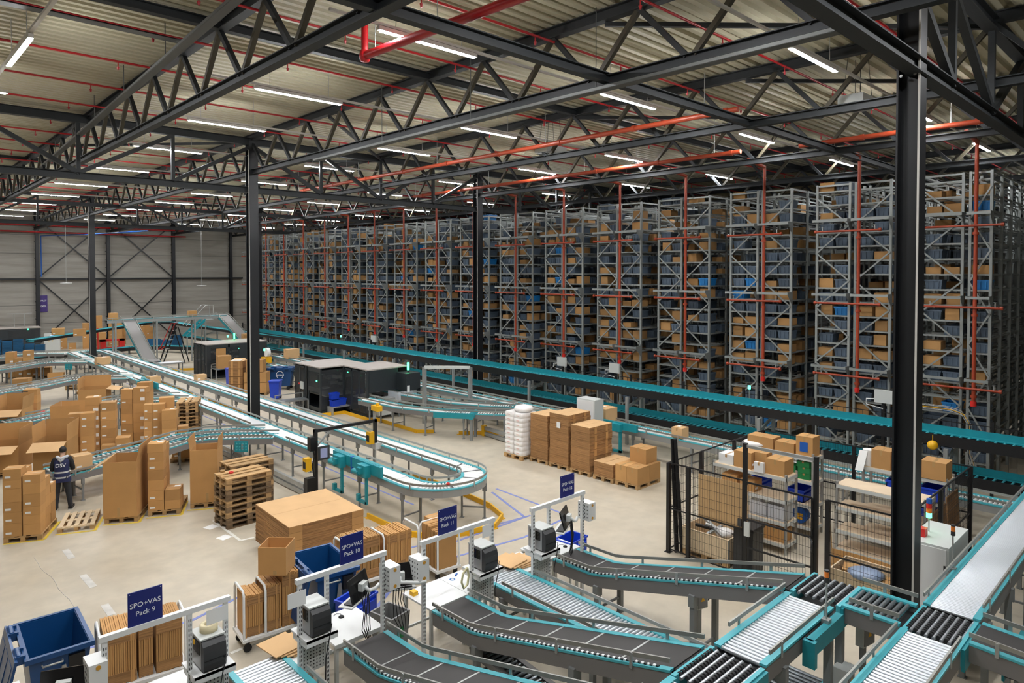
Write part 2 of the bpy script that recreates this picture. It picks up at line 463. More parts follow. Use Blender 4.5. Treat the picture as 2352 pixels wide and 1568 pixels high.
batten(((p0.x+p1.x)/2, (p0.y+p1.y)/2, 11.15), 'lit LED batten at top left set crosswise to all others', atan2(p1.y-p0.y, p1.x-p0.x), (p1-p0).length)
solo('light_track', MB().bar(p0+(p0-p1)*.9+Vector((0,0,.1)), p1+(p1-p0)*1.6+Vector((0,0,.1)), .07, .06), 'casing', 'pale light track carrying the crosswise batten at top left', 'light track')
for j, y in enumerate(LY[2:]):
    solo('light_track', MB().bar((0,0,0),(46,0,0), .06, .05), 'casing', 'pale light track over the %s line of battens from the camera' % ORD[j], 'light track', (6,y,11.24), 0, 'tracks above the battens')

# ---- red sprinkler branch pipes along X
def sprinkler(y, label, nh):
    t = thing('sprinkler_pipe', label, 'sprinkler pipe', (0,y,11.68), 0, 'red sprinkler branch pipes')
    part('pipe', MB().tube((-4,0,0),(60,0,0), .028, 8), 'red', t)
    for k in range(nh):
        x = 1.5+3.0*k
        m = MB().tube((x,0,-.03),(x,0,-.13), .014, 6); m.tube((x,0,-.13),(x,0,-.2), .035, 6, .02)
        part('sprinkler_head', m, 'red', t)
    return t
for k in range(23):
    sprinkler(7.55+2.73*k if k else 7.55, 'red sprinkler branch pipe under the roof, %s from the camera' % ORD[k], 12 if k < 14 else 0)
sprinkler(4.9, 'red sprinkler branch pipe in front of the nearest main girder', 10)
sprinkler(2.2, 'red sprinkler branch pipe nearest the camera behind the main girder', 6)
# thick red drop pipe near the camera
z = 10.9; a = G(838,128,z); t = thing('red_main_pipe', 'thick red pipe elbow hanging under the roof at top centre', 'pipe', (a.x, a.y, z))
e_ = G(1180,0,z); d_ = (e_-a).normalized()
part('pipe', MB().path([a, a+d_*6], .085, 10), 'red', t, world=True)
part('drop_pipe', MB().tube(a+Vector((0,0,.0)), a+Vector((0,0,1.0)), .07, 10), 'red', t, world=True)
part('elbow', MB().lathe([(.001,-.13),(.09,-.11),(.115,0),(.09,.1),(.001,.12)], a, 10), 'red', t, world=True)
for q in (.35, 2.2): part('hanger', MB().tube(a+d_*q, a+d_*q+Vector((0,0,DECK-z)), .01, 4), 'galv', t, world=True)
# orange mains along the rack front
def omain(pts, z, label, r=.075):
    P = [G(px,py,z) for px,py in pts]; xm = sum(p.x for p in P)/len(P)
    y0 = min(p.y for p in P); y1 = max(p.y for p in P)
    t = thing('orange_main_pipe', label, 'pipe', (xm, y0, z), 0)
    part('pipe', MB().tube((0,0,0),(0,y1-y0,0), r, 10), 'orange', t)
    for k in range(int((y1-y0)/3)+1):
        part('coupling', MB().tube((0,3*k+.3,0),(0,3*k+.42,0), r*1.25, 10), 'orange', t)
    for k in range(int((y1-y0)/6)+1):
        part('hanger', MB().tube((0,6*k+1,0),(0,6*k+1,DECK-z), .012, 4), 'galv', t)
    return xm
omain([(700,439),(1176,340),(1500,288),(1703,253)], 10.9, 'upper orange-red sprinkler main above the conveyors, running to mid roof')
omain([(960,452),(1360,393),(1500,373),(1706,349)], 10.75, 'orange-red sprinkler main before the racks, centre of the roof')
omain([(1830,333),(2286,277)], 10.75, 'short orange-red sprinkler main above the rightmost racks')
# cable trays
def tray(a, c, label, wd=.3):
    a = Vector(a); c = Vector(c); t = thing('cable_tray', label, 'cable tray', tuple(a))
    d = c-a
    part('side_rail', MB().bar((wd/2,0,.03), d+Vector((wd/2,0,.03)), .02, .06), 'traym', t)
    part('side_rail', MB().bar((-wd/2,0,.03), d+Vector((-wd/2,0,.03)), .02, .06), 'traym', t)
    part('bottom', MB().bar((0,0,0), d, wd, .012), 'traym', t)
    for k in range(1, int(d.length/4)):
        part('hanger', MB().tube(d*(k*4/d.length)+Vector((0,0,.05)), d*(k*4/d.length)+Vector((0,0,DECK-a.z)), .012, 4), 'traym', t)
a = G(30,450,11.2); c = G(520,10,11.2)
tray((a.x-.1,52,11.2), (c.x-.1,8,11.2), 'galvanised cable tray beside the leftmost truss, below the roof', .17)
a = G(1064,282,10.32); c = G(1985,67,10.32)
tray(((a.x+c.x)/2,21.0,10.32), ((a.x+c.x)/2,3.7,10.32), 'galvanised cable tray slung under the second truss chord from the left', .22)
tray((0.6,15.4,11.5), (5.0,15.4,11.5), 'perforated cable tray under the roof at top left', .25)
# white unit heaters / sprinkler boxes hung under the roof
for px,py,lab in ((1265,345,'pale boxed fan unit hung under the roof at centre'),(1970,235,'pale boxed fan unit hung under the roof at upper right')):
    p = G(px,py,10.9); t = thing('fan_unit', lab, 'fan unit', tuple(p), 0)
    part('housing', MB().box(-.5,-.3,-.12,.5,.3,.12), 'offw', t); part('deflector', MB().box(-.42,-.24,-.16,.42,.24,-.12), 'galv', t)
    for sx in (-1,1):
        for sy in (-1,1): part('chain', MB().tube((sx*.4,sy*.2,.12),(sx*.25,sy*.15,DECK-10.9), .008, 4), 'steel', t)

# ---- back wall steelwork
PX = [5.6, 11.35, 17.0, 22.9, 28.7]
for i, x in enumerate(PX):
    t = thing('wall_post', 'dark steel post against the concrete back wall, %s from the left' % ORD1[i], 'post', (x, WY-.35, 0), 0, 'posts on the back wall')
    part('shaft', MB().ibeam((0,0,0),(0,0,11.8), .28, .3, (0,1,0)), 'col', t)
    for k in range(14): part('clip', MB().box(-.22,-.05,.8+.78*k,-.13,.12,.86+.78*k), 'col', t)
t = solo('wall_girt', MB().bar((-9,0,0),(30,0,0), .16, .16), 'col', 'horizontal dark steel rail halfway up the concrete back wall', 'rail', (0, WY-.3, 6.0))
n = 0
for x0, x1 in ((11.35,17.0),(17.0,22.9)):
    for z0, z1 in ((.2,5.85),(6.2,11.4)):
        n += 1
        t = thing('wall_cross_brace', 'dark steel X brace on the back wall, %s, %s bay' % ('lower half' if z0 < 3 else 'upper half', 'left' if x0 < 12 else 'right'), 'cross brace', (x0, WY-.3, z0))
        part('diagonal', MB().bar((.15,0,0),(x1-x0-.15,0,z1-z0), .08, .1), 'col', t)
        part('diagonal', MB().bar((.15,.09,z1-z0),(x1-x0-.15,.09,0), .08, .1), 'col', t)
for i, z in enumerate((10.25, 10.85, 11.2)):
    solo('fire_main_pipe', MB().tube((-9,0,0),(24,0,0), .07, 8), 'red', 'dark red pipe along the top of the back wall, %s' % ('lowest','middle','topmost')[i] , 'pipe', (0, WY-.7, z))
solo('blue_conduit', MB().path([(0,0,0),(0,0,3.7),(2.6,-6,3.7),(5,-14,3.75)], .045, 6), 'bluec', 'blue conduit climbing the wall post and crossing under the roof', 'conduit', (11.6, WY-.6, 6.2))
p = GY(100,697,WY-.1); t = thing('wall_sign', 'small purple wall sign with white letters on the back wall', 'sign', tuple(p))
part('panel', MB().box(-.3,-.03,-.75,.3,0,.75), mat('purple_sign',(.045,.02,.16),.5), t)
lettering('PAST', .2, 'letter', t, (0,-.034,.25), (pi/2,0,0)); lettering('DEEL', .2, 'letter', t, (0,-.034,-.25), (pi/2,0,0))
for px,py0,py1,lab in ((463,250+430-320,656,'pale pendant disc hung on a wire before the back wall, right'),(152,400,650,'pale pendant disc hung on a wire before the back wall, left')):
    p = GY(px,py1,62); t = thing('pendant_detector', lab, 'pendant', tuple(p))
    part('wire', MB().tube((0,0,0),(0,0,DECK+.03-p.z), .012, 4), 'galv', t); part('disc', MB().lathe([(.001,0),(.4,.02),(.4,.05),(.001,.07)],(0,0,-.03),14), 'white', t)

# ================================================================== STORAGE RACKS
RX = 25.5; RH = 9.8; LEV = 19; LZ = .5; TP = 3.45; NT = 17
def shelf_z(l): return .55 + LZ*l
def rack_tower(loc, label, left=1.14, right=1.14, rows=8):
    t = thing('storage_rack', label, 'storage rack', loc, 0, 'rack towers facing the conveyors')
    um = None
    ys = (.1+left, .1, -.1, -.1-right)
    for r in range(rows):
        for y in ys:
            if um is None:
                um = MB().box(-.045,-.04,0,.045,.04,RH).mesh('upright'); um.materials.append(M['rackst'])
            part('upright', um, 'rackst', t, loc=(1.4*r, y, 0))
    D = 1.4*(rows-1)
    for k,(a,c) in enumerate(((.1,.1+left),(-.1-right,-.1))):
        m = MB()
        m.box(-.03,a,-.05,.03,c,.0); m.box(.3,a,-.05,.35,c,.0); m.box(1.0,a,-.05,1.05,c,0)
        m.box(0,a-.02,-.05,D,a+.03,.0); m.box(0,c-.03,-.05,D,c+.02,.0)
        m.box(0,(a+c)/2-.03,-.05,D,(a+c)/2+.03,-.005)
        sm = m.mesh('shelf'); sm.materials.append(M['rackst'])
        for l in range(LEV): part('shelf', sm, 'rackst', t, loc=(0,0,shelf_z(l)))
        b = MB(); z = .3; flip = k
        while z < RH-1.0:
            p, q = ((-.06,a,z),(-.06,c,z+1.0)); 
            if flip % 2: p, q = (-.06,c,z),(-.06,a,z+1.0)
            b.bar(p, q, .035, .05); z += 1.0; flip += 1
        part('bracing', b, 'rackst', t)
        # perforated maintenance brackets with triangular cheeks
        for z in (8.45, 5.8, 3.2):
            g = MB(); g.bar((-.42,a-.06,z),(-.42,c+.02,z), .04, .085)
            g.add([(-.42,a-.06,z+.06),(0,a-.06,z+.06),(0,a-.06,z-.5),(-.42,a-.05,z-.05)], [(0,1,2,3),(3,2,1,0)])
            g.bar((-.42,c,z),(0,c,z), .04, .1); g.bar((-.42,a,z),(0,a,z), .04, .1)
            part('bracket', g, 'rackst', t)
    part('top_frame', MB().bar((0,.1,RH-.05),(0,.1+left,RH-.05),.05,.06).bar((0,-.1,RH-.05),(0,-.1-right,RH-.05),.05,.06).bar((0,.1+left,RH-.05),(D,.1+left,RH-.05),.05,.06).bar((0,-.1-right,RH-.05),(D,-.1-right,RH-.05),.05,.06), 'rackst', t)
    return t
rsn = None
for i in range(NT):
    y = 5.68+TP*i
    lab = 'tall grey storage rack, %s tower from the right end' % ORD1[i]
    if i == 0: rack_tower((RX, y, 0), lab, 1.14, .56, 22)
    elif rsn is None: rsn = snap(rack_tower((RX, y, 0), lab))
    else: dup(rsn, (RX, y, 0), 0, lab)
# deeper dark rows seen past the right end
rack_tower((RX+3.2, 2.7, 0), 'dark rack row past the right end of the towers', .9, .9, 20)

# orange sprinkler risers
def riser(loc, label):
    t = thing('sprinkler_riser', label, 'sprinkler riser', loc, 0, 'orange risers at the racks')
    part('riser', MB().tube((0,0,2.55),(0,0,10.7), .056, 10), 'orange', t)
    part('top_elbow', MB().tube((0,0,10.66),(-1.3,0,10.8), .07, 8), 'orange', t)
    for z in (8.06, 5.5, 2.95):
        c = part('cross_pipe', MB().tube((-.09,-.72,z),(-.09,1.45,z), .036, 8), 'orange', t)
        part('coupling', MB().tube((0,0,z-.28),(0,0,z-.2), .09, 8), 'orange', t); part('pipe_cap', MB().tube((-.09,1.40,z),(-.09,1.48,z), .06, 8), 'orange', t); part('pipe_cap', MB().tube((-.09,-.75,z),(-.09,-.67,z), .06, 8), 'orange', t)
        for yy in (1.2, -.55): part('sprinkler_head', MB().tube((-.09,yy,z),(-.09,yy,z+.16), .02, 6).tube((-.09,yy,z+.16),(-.09,yy,z+.18), .05, 6), 'galv', t)
    part('end_cap', MB().tube((0,0,2.4),(0,0,2.56), .085, 8), 'redp', t)
    return t
s_ = None
for i in range(NT):
    y = 5.68+TP*i-.33
    lab = 'orange-red sprinkler riser in front of the %s rack tower from the right' % ORD1[i]
    if s_ is None: s_ = snap(riser((RX-.38, y, 0), lab))
    else: dup(s_, (RX-.38, y, 0), 0, lab)

# ---- stored totes and cartons
def tote_bm(m, x, y, z, dx=.58, dy=.5, dz=.31):
    """open tote: tapered wall, rim and ribs, standing on z"""
    a = .03
    m.add([(x+a,y+a,z),(x+dx-a,y+a,z),(x+dx-a,y+dy-a,z),(x+a,y+dy-a,z),(x,y,z+dz),(x+dx,y,z+dz),(x+dx,y+dy,z+dz),(x,y+dy,z+dz)],
          [(0,3,2,1),(0,1,5,4),(1,2,6,5),(2,3,7,6),(3,0,4,7)])
    m.box(x-.012,y-.012,z+dz-.05,x+dx+.012,y+.01,z+dz); m.box(x-.012,y+dy-.01,z+dz-.05,x+dx+.012,y+dy+.012,z+dz)
    m.box(x-.012,y,z+dz-.05,x+.01,y+dy,z+dz); m.box(x+dx-.01,y,z+dz-.05,x+dx+.012,y+dy,z+dz)
    m.add([(x+.02,y+.02,z+dz-.08),(x+dx-.02,y+.02,z+dz-.08),(x+dx-.02,y+dy-.02,z+dz-.08),(x+.02,y+dy-.02,z+dz-.08)],[(0,1,2,3)])
    for q in (.2,.5,.8): m.box(x-.008,y+dy*q-.012,z+.04,x+.02,y+dy*q+.012,z+dz-.05)
    return m
def carton_bm(m, x, y, z, dx, dy, dz):
    g = .004
    m.box(x,y,z,x+dx,y+dy,z+dz-.006)
    m.box(x,y,z+dz-.006,x+dx,y+dy/2-g,z+dz); m.box(x,y+dy/2+g,z+dz-.006,x+dx,y+dy,z+dz)
    return m
TOTE = tote_bm(MB(),0,0,0).mesh('storage_tote'); TOTE.materials.append(M['tote'])
TOTEB = tote_bm(MB(),0,0,0).mesh('storage_tote'); TOTEB.materials.append(M['toteb'])
CART = []
for dy,dz in ((.5,.34),(.44,.22),(.5,.28),(.4,.36)):
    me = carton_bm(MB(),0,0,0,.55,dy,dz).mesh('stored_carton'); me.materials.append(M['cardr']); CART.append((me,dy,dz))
slots = []
rng = random.Random(11)
for i in range(NT):
    y = 5.68+TP*i
    for fr in (0,1):
        wdt = .56 if (i == 0 and fr == 1) else 1.14
        y0 = y+.1 if fr == 0 else y-.1-wdt
        nb = 1 if wdt < .6 else 2
        for l in range(LEV):
            for s in range(nb):
                if rng.random() < .27 or (l > 16 and rng.random() < .45): continue
                slots.append((i, fr, l, s, y0+.04+.55*s, rng.random() < .40, rng.random(), rng.randrange(4)))
def dist(q): return hypot(RX, q[4]) + (3 if q[2] < 4 else 0)
slots.sort(key=dist)
nt = nb_ = 0; rt = MB(); rc = MB()
FRN = ('left','right')
for (i, fr, l, s, yy, isbox, rv, kind) in slots:
    z = shelf_z(l)+.002; x = RX+.05
    side = ('right','left')[s]
    if isbox:
        me, dy, dz = CART[kind]
        if nb_ < 300:
            lab = 'brown carton, %s shelf up, %s rack tower from right, %s bay, %s slot' % (ORD1[l], ORD1[i], FRN[fr], side)
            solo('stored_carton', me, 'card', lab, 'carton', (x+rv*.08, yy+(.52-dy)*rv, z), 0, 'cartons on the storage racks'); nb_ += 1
        else: carton_bm(rc, x, yy, z, .55, dy, dz)
    else:
        if nt < 300:
            lab = '%s tote, %s shelf up, %s rack tower from right, %s bay, %s slot' % ('bright blue' if rv < .07 else 'blue-grey', ORD1[l], ORD1[i], FRN[fr], side)
            solo('storage_tote', TOTEB if rv < .07 else TOTE, 'tote', lab, 'tote', (x+rv*.06, yy, z), 0, 'totes on the storage racks'); nt += 1
        else: tote_bm(rt, x, yy, z)
for i in range(NT):
    y = 5.68+TP*i
    for fr in (0,1):
        if i == 0 and fr == 1: continue
        y0 = y+.1 if fr == 0 else y-1.24
        for row in (1,2,3):
            for l in range(LEV-1):
                for s in (0,1):
                    r_ = rng.random()
                    if r_ < .42: continue
                    z = shelf_z(l)+.002; x = RX+.05+1.4*row*.75
                    if r_ < .68: carton_bm(rc, x, y0+.04+.55*s, z, .55, .48, .2+.14*rng.random())
                    else: tote_bm(rt, x, y0+.04+.55*s, z)
solo('stored_totes', rt, 'tote', 'mass of blue-grey totes on the far and deeper rack shelves', 'totes', kind='stuff')
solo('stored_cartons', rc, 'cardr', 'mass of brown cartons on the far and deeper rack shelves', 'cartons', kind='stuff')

# ================================================================== CONVEYOR BUILDER
def cum(pts):
    s = [0.0]
    for a, c in zip(pts, pts[1:]): s.append(s[-1]+(c-a).length)
    return s
def at_s(pts, S, s):
    s = max(0, min(S[-1], s))
    for i in range(len(S)-1):
        if s <= S[i+1]+1e-9:
            u = (s-S[i])/max(1e-9, S[i+1]-S[i]); d = (pts[i+1]-pts[i]).normalized(); return pts[i].lerp(pts[i+1], u), d
    return pts[-1], (pts[-1]-pts[-2]).normalized()
def sub(pts, S, a, c):
    out = [at_s(pts,S,a)[0]] + [p for p,s in zip(pts,S) if a+1e-3 < s < c-1e-3] + [at_s(pts,S,c)[0]]; return out
def arc(c, r, a0, a1, n, z):
    return [Vector((c[0]+r*cos(radians(a0+(a1-a0)*k/n)), c[1]+r*sin(radians(a0+(a1-a0)*k/n)), z)) for k in range(n+1)]
def conveyor(name, label, cat, pts, width, surf='roller', frame='frame', edge='teall', fh=.2, rails=None, legsp=2.0, legoff=.8,
             rm='roller', pitch=.1, rr=.024, indiv=False, floor=0.0, group=None, closed=False, rail_h=.12, skip=None, bm='belt', legm='leg', pan=True, inner=None, legw=.05, dividers=0, edgew=.045):
    pts = [Vector(p) for p in pts]; S = cum(pts); h = width/2
    t = thing(name, label, cat, (pts[0].x, pts[0].y, floor), 0, group)
    P = lambda n_, m_, k_, **kw: part(n_, m_, k_, t, world=True, **kw)
    for sg in (1,-1):
        lo, hi = sorted((sg*h, sg*(h+.035)))
        P('side_frame', MB().sweep(pts, [(lo,-fh),(hi,-fh),(hi,-.02),(lo,-.02)], closed), frame)
        lo, hi = sorted((sg*(h-edgew), sg*(h+edgew)))
        P('edge_strip', MB().sweep(pts, [(lo,-.02),(hi,-.02),(hi,.012),(lo,.012)], closed), edge)
    if pan: P('gap_sheet', MB().sweep(pts, [(-h,-.13),(h,-.13),(h,-.12),(-h,-.12)], closed), inner or 'dgrey')  # added sheet; gives the gaps between rollers their tone, dark by default
    if surf == 'roller':
        n = int(S[-1]/pitch); big = MB(); k0 = 100 if indiv else 0
        rme = None
        for k in range(n):
            p, d = at_s(pts, S, (k+.5)*pitch); lat = Vector((-d.y, d.x, 0)).normalized()*(h-.03)
            z = Vector((0,0,-rr+.004))
            if k < k0:
                if rme is None:
                    rme = MB().tube((0,-(h-.03),0),(0,h-.03,0), rr, 10).mesh('roller'); rme.materials.append(M[rm])
                o = part('roller', rme, rm, t, loc=tuple(p+z-t.location)); o.rotation_euler = (0, 0, atan2(d.y, d.x))
            else: big.tube(p+z-lat, p+z+lat, rr, 6, cap=False)
        if big.v: P('roller_bed', big, rm, kind='stuff')
    elif surf == 'belt':
        P('belt', MB().sweep(pts, [(-h+.045,-.05),(h-.045,-.05),(h-.045,.006),(-h+.045,.006)], closed), bm)
        for k in range(1, dividers+1):
            p, d = at_s(pts, S, S[-1]*k/(dividers+1)); lat = Vector((-d.y, d.x, 0)).normalized()*(h-.05)
            P('belt_seam', MB().bar(p-lat+Vector((0,0,.009)), p+lat+Vector((0,0,.009)), .025, .006), 'galv')
    if rails is None: rails = [(1,0,S[-1]),(-1,0,S[-1])]
    for sg, a, c in rails:
        q = sub(pts, S, a, c); o = sg*(h+.035); lo, hi = sorted((o-.012, o+.012))
        g = P('guard_rail', MB().sweep(q, [(lo,rail_h-.03),(hi,rail_h-.03),(hi,rail_h+.025),(lo,rail_h+.025)], closed and c-a > S[-1]-.1), 'rail')
        b = MB(); u = a+.3
        while u < c:
            p, d = at_s(pts, S, u); lat = Vector((-d.y, d.x, 0)).normalized()*(sg*(h+.052))
            if legw > .05: b = MB()
            b.bar(p+lat+Vector((0,0,-.05)), p+lat+Vector((0,0,rail_h+.02)), .012, .045, d); u += 1.3
            if legw > .05: part('rail_bracket', b, 'galv', g, world=True)
        if legw <= .05: part('rail_brackets', b, 'galv', g, world=True)
    if legsp:
        u = legoff
        while u < S[-1]-.1:
            if skip and any(a < u < c for a,c in skip): u += legsp; continue
            p, d = at_s(pts, S, u); lat = Vector((-d.y, d.x, 0)).normalized()*(h-.0)
            zb = p.z-fh
            for sg in (1,-1):
                q = p+lat*sg
                P('leg', MB().bar((q.x,q.y,floor),(q.x,q.y,zb), legw, legw, d).bar((q.x,q.y,floor),(q.x,q.y,floor+.012), .12, .1, d).bar((q.x,q.y,zb-.16),(q.x,q.y,zb+.04), legw+.07, legw+.01, d), legm)
            if p.z > .5: P('cross_bar', MB().bar(p-lat+Vector((0,0,floor+.3-p.z)), p+lat+Vector((0,0,floor+.3-p.z)), .035, .035), legm)
            u += legsp
    return t

# ---- raised two-level tote line before the racks
up = [(21.5,1.0,2.1),(21.5,20,2.1),(21.5,44,2.1),(20.9,52,2.1),(20.3,63,2.1)] + [tuple(p) for p in arc((18.8,65.4),1.6,-10,130,8,2.1)] + [(8.3,57.4,1.9)]
conveyor('tote_conveyor', 'long raised teal and black conveyor running before the racks, upper level', 'conveyor', up, .55, 'roller', 'black', 'teal', .2, legsp=0, rm='teall', pitch=.2, rr=.03, rails=[], inner='teal')
solo('conveyor_skirt', MB().box(-.02,0,-.38,0,51,-.0), 'teal', 'teal inner flange of the raised conveyor, rack side', 'conveyor flange', (21.84, 1.0, 2.30))
solo('conveyor_side_panel', MB().box(0,0,-.24,.025,51,.05), 'black', 'long black side panel of the raised conveyor, hall side', 'conveyor panel', (21.16, 1.0, 2.12))
conveyor('tote_conveyor', 'long teal and black conveyor running before the racks, lower level', 'conveyor', [(21.5,1.0,1.12),(21.5,20,1.12),(21.5,44,1.12),(20.9,52,1.12),(20.3,63,1.1)], .55, 'roller', 'black', 'teal', .2, legsp=0, rm='teall', pitch=.2, rr=.03, rails=[], inner='teal')
solo('conveyor_skirt', MB().box(-.02,0,-.38,0,51,0), 'teal', 'teal inner flange of the lower conveyor, rack side', 'conveyor flange', (21.84, 1.0, 1.31))
solo('conveyor_side_panel', MB().box(0,0,-.24,.025,51,.03), 'black', 'long black side panel of the lower conveyor, hall side', 'conveyor panel', (21.16, 1.0, 1.14))
def trestle(y, x, label):
    t = thing('conveyor_support', label, 'support frame', (x, y, 0), 0, 'grey supports of the raised conveyor')
    for xx in (-.42, .62): part('post', MB().box(xx-.05,-.05,0,xx+.05,.05,1.83 if xx < 0 else 2.0), 'framel', t)
    part('arm', MB().bar((-.3,0,1.45),(.6,0,1.75), .06, .1).bar((-.3,0,.8),(.6,0,.8), .06, .06), 'framel', t)
    return t
ts = None
for k in range(11):
    y = 5.1+5.3*k; x = 21.5 if y < 46 else 21.0-(y-52)*.05
    lab = 'grey support frame under the raised conveyor, %s from the right end' % ORD1[k]
    if ts is None: ts = snap(trestle(y, x, lab))
    else: dup(ts, (x, y, 0), 0, lab)
# ---- black mesh fence between that line and the racks
t = thing('rack_fence', 'black wire mesh fence with posts in front of the racks', 'fence', (23.9, 2, 0))
for k in range(23): part('post', MB().box(-.04,2.6*k-.04,0,.04,2.6*k+.04,2.2), 'black', t)
m = MB()
for z in (.12,.75,1.4,2.05): m.bar((0,0,z),(0,57,z), .025, .025)
for k in range(285): m.bar((0,.2*k,.12),(0,.2*k,2.05), .008, .008)
part('mesh_panel', m, 'black', t)
# white control boxes on black posts at the racks
for px,py,lab in ((1293,830,'middle'),(1414,845,'right of the middle'),(2030,910,'beside the big right column'),(861,778,'left')):
    p = GX(px,py,24.2); t = thing('control_box', 'white control box on a black post before the racks, %s' % lab, 'control box', (p.x, p.y, 0), 0, 'control boxes at the racks')
    part('post', MB().box(-.06,-.05,0,.04,.05,p.z+.2), 'black', t); part('enclosure', MB().box(-.16,-.3,p.z-.2,-.06,.24,p.z+.22), 'offw', t)
    part('cable', MB().path([(-.1,.24,p.z-.1),(-.12,.5,p.z-.12),(-.12,.5,p.z-.3),(-.1,.2,p.z-.36),(-.06,0,p.z-.4)], .02, 5), 'white', t)
for px,py,lab in ((1721,889,'before the racks right of centre'),(783,772,'before the racks left of centre'),(523,772,'above the rear black packing machine'),(607,803,'by the foot of the right-hand incline')):
    p = GX(px,py,23.0 if px > 700 else 17.3); t = thing('signal_lamp', 'small green signal lamp on a thin pole, %s' % lab, 'signal lamp', (p.x,p.y,0))
    part('pole', MB().tube((0,0,0),(0,0,p.z-.05), .015, 6), 'galv', t); part('lamp', MB().tube((0,0,p.z-.06),(0,0,p.z+.06), .05, 8), 'green', t)

# ================================================================== LOOP CONVEYOR AND SPURS
ZL = 1.1
def loop_pts():
    p = [Vector((10.25,y,ZL)) for y in (54,47,40,33,26,20,14.6)]
    p += arc((11.2,14.6),.95,180,360,16,ZL)[1:]
    p += [Vector((12.15,y,ZL)) for y in (20,26,33,40,47,54)]
    p += arc((11.2,54),.95,0,180,12,ZL)[1:-1]
    return p
LP = loop_pts(); SLEN = 39.4
loop = conveyor('loop_conveyor', 'long grey loop conveyor with rollers whitened by reflections and a U bend in front', 'conveyor', LP + [LP[0]], .62, 'roller', 'framel', 'teall', .2,
    rails=[(1,0,39.4),(1,39.4,42.38),(1,42.38,81.5),(-1,0,4),(-1,7.2,12.9),(-1,15.4,21.2),(-1,23.6,30.1),(-1,32.9,81.5)], legsp=2.05, legoff=.5, rm='roller_glare', pitch=.085, rr=.03, inner='white', group=None)  # rollers and the sheet below are whitened in place of reflected light
# white transfer plates where the belts meet in the U bend
for s0, s1 in ((33.5, 34.6), (37.6, 38.9), (28.2, 30.0)):
    part('white_belt', MB().box(9.99, 54-s1, ZL+.002, 10.51, 54-s0, ZL+.012), 'wbelt', loop, world=True)
part('white_belt', MB().box(11.9, 21, ZL+.002, 12.4, 44, ZL+.012), 'wbelt', loop, world=True)
part('white_belt', MB().box(9.99, 26, ZL+.002, 10.51, 30.3, ZL+.012), 'wbelt', loop, world=True)
for q, a in ((0,250),(1,300),(2,20),(3,340)):
    c = Vector((11.2+.95*cos(radians(a)), 14.6+.95*sin(radians(a)), ZL+.012)); d = Vector((cos(radians(a)), sin(radians(a)), 0))
    part('curve_joint', MB().bar(c-d*.26, c+d*.26, .03, .008), 'dgrey', loop, world=True)
for x, y, lab in ((9.85,15.6,''),(10.6,13.45,'')):
    part('emergency_stop', MB().lathe([(.001,0),(.05,0),(.05,.03),(.001,.06)],(x,y,ZL+.14),10), 'redp', loop, world=True)
SP = [0, 8.95, 17.4, 26.3, 32.6]
SPN = ['nearest the camera, beside the person', 'second from the camera, behind the box stacks', 'third from the camera', 'fourth from the camera', 'farthest, by the loop end']
lanes = [('inner', [(3.8,23.68,.8),(6.4,24.12,.95),(7.6,24.35,1.06),(8.4,24.15,1.1),(9.2,23.7,1.1),(9.95,23.05,1.1)]),
         ('outer', [(3.95,22.98,.8),(6.5,23.34,.95),(7.6,23.55,1.06),(8.3,23.3,1.1),(9.1,22.7,1.1),(9.95,21.95,1.1)])]
for nme, pts in lanes:
    sn = None
    for i, dy in enumerate(SP):
        lab = 'grey roller spur, %s lane, %s' % ('far' if nme == 'inner' else 'near', SPN[i])
        if sn is None:
            sn = snap(conveyor('spur_conveyor', lab, 'conveyor', pts, .66, 'roller', 'frame', 'teall', .2, edgew=.022, legsp=1.7, legoff=.5, rm='roller_glare', pitch=.14, rr=.03, group='spurs feeding the loop conveyor', rail_h=.1, inner='grey'))
            sp0 = sn[0].location.copy()
        else:
            if i == 4 and nme == 'inner': continue
            dup(sn, (sp0.x, sp0.y+dy, 0), 0, lab)
# teal splice plates on the spur bends
for i, dy in enumerate(SP[:4]):
    t = thing('splice_plate', 'teal bolted splice plate on the spur, %s' % SPN[i].split(',')[0], 'plate', (8.95, 22.35+dy, .82), radians(-42), 'teal splice plates')
    part('plate', MB().box(-.22,-.02,-.16,.22,0,.2), 'teal', t)
    part('bolts', [m_ := MB(), [m_.tube((x,-.045,z),(x,-.02,z), .025, 6) for x in (-.15,-.05,.05,.15) for z in (-.08,.02,.12)]][0], 'teall', t)
# teal pushers on the near side of the loop
def pusher(y, label):
    t = thing('pusher_unit', label, 'pusher', (9.86, y, 0), 0, 'teal pusher units on the loop')
    part('beam', MB().box(-.1,-1.25,1.18,-.02,1.25,1.45), 'teal', t)
    for k, yy in enumerate((-.55,.75)):
        h = part('drive_housing', MB().box(-.28,yy-.22,1.1,-.1,yy+.2,1.42).box(-.36,yy-.1,1.2,-.28,yy+.1,1.36), 'teal', t)
        part('motor', MB().tube((-.32,yy,1.22),(-.32,yy+.3,1.22), .07, 10), 'teal', h)
        part('hanger_bracket', MB().box(-.2,yy-.16,.35,-.14,yy-.08,1.1).box(-.2,yy-.16,.35,-.14,yy+.25,.43).box(-.24,yy+.2,.38,-.14,yy+.3,.56), 'teal', t)
    part('blue_strap', MB().box(-.105,.2,1.0,-.015,.26,1.46), 'bluec', t)
    return t
pu = snap(pusher(16.5, 'teal pusher unit on the loop conveyor just before the U bend'))
dup(pu, (9.86, 35.4, 0), 0, 'teal pusher unit on the loop conveyor behind the box towers')
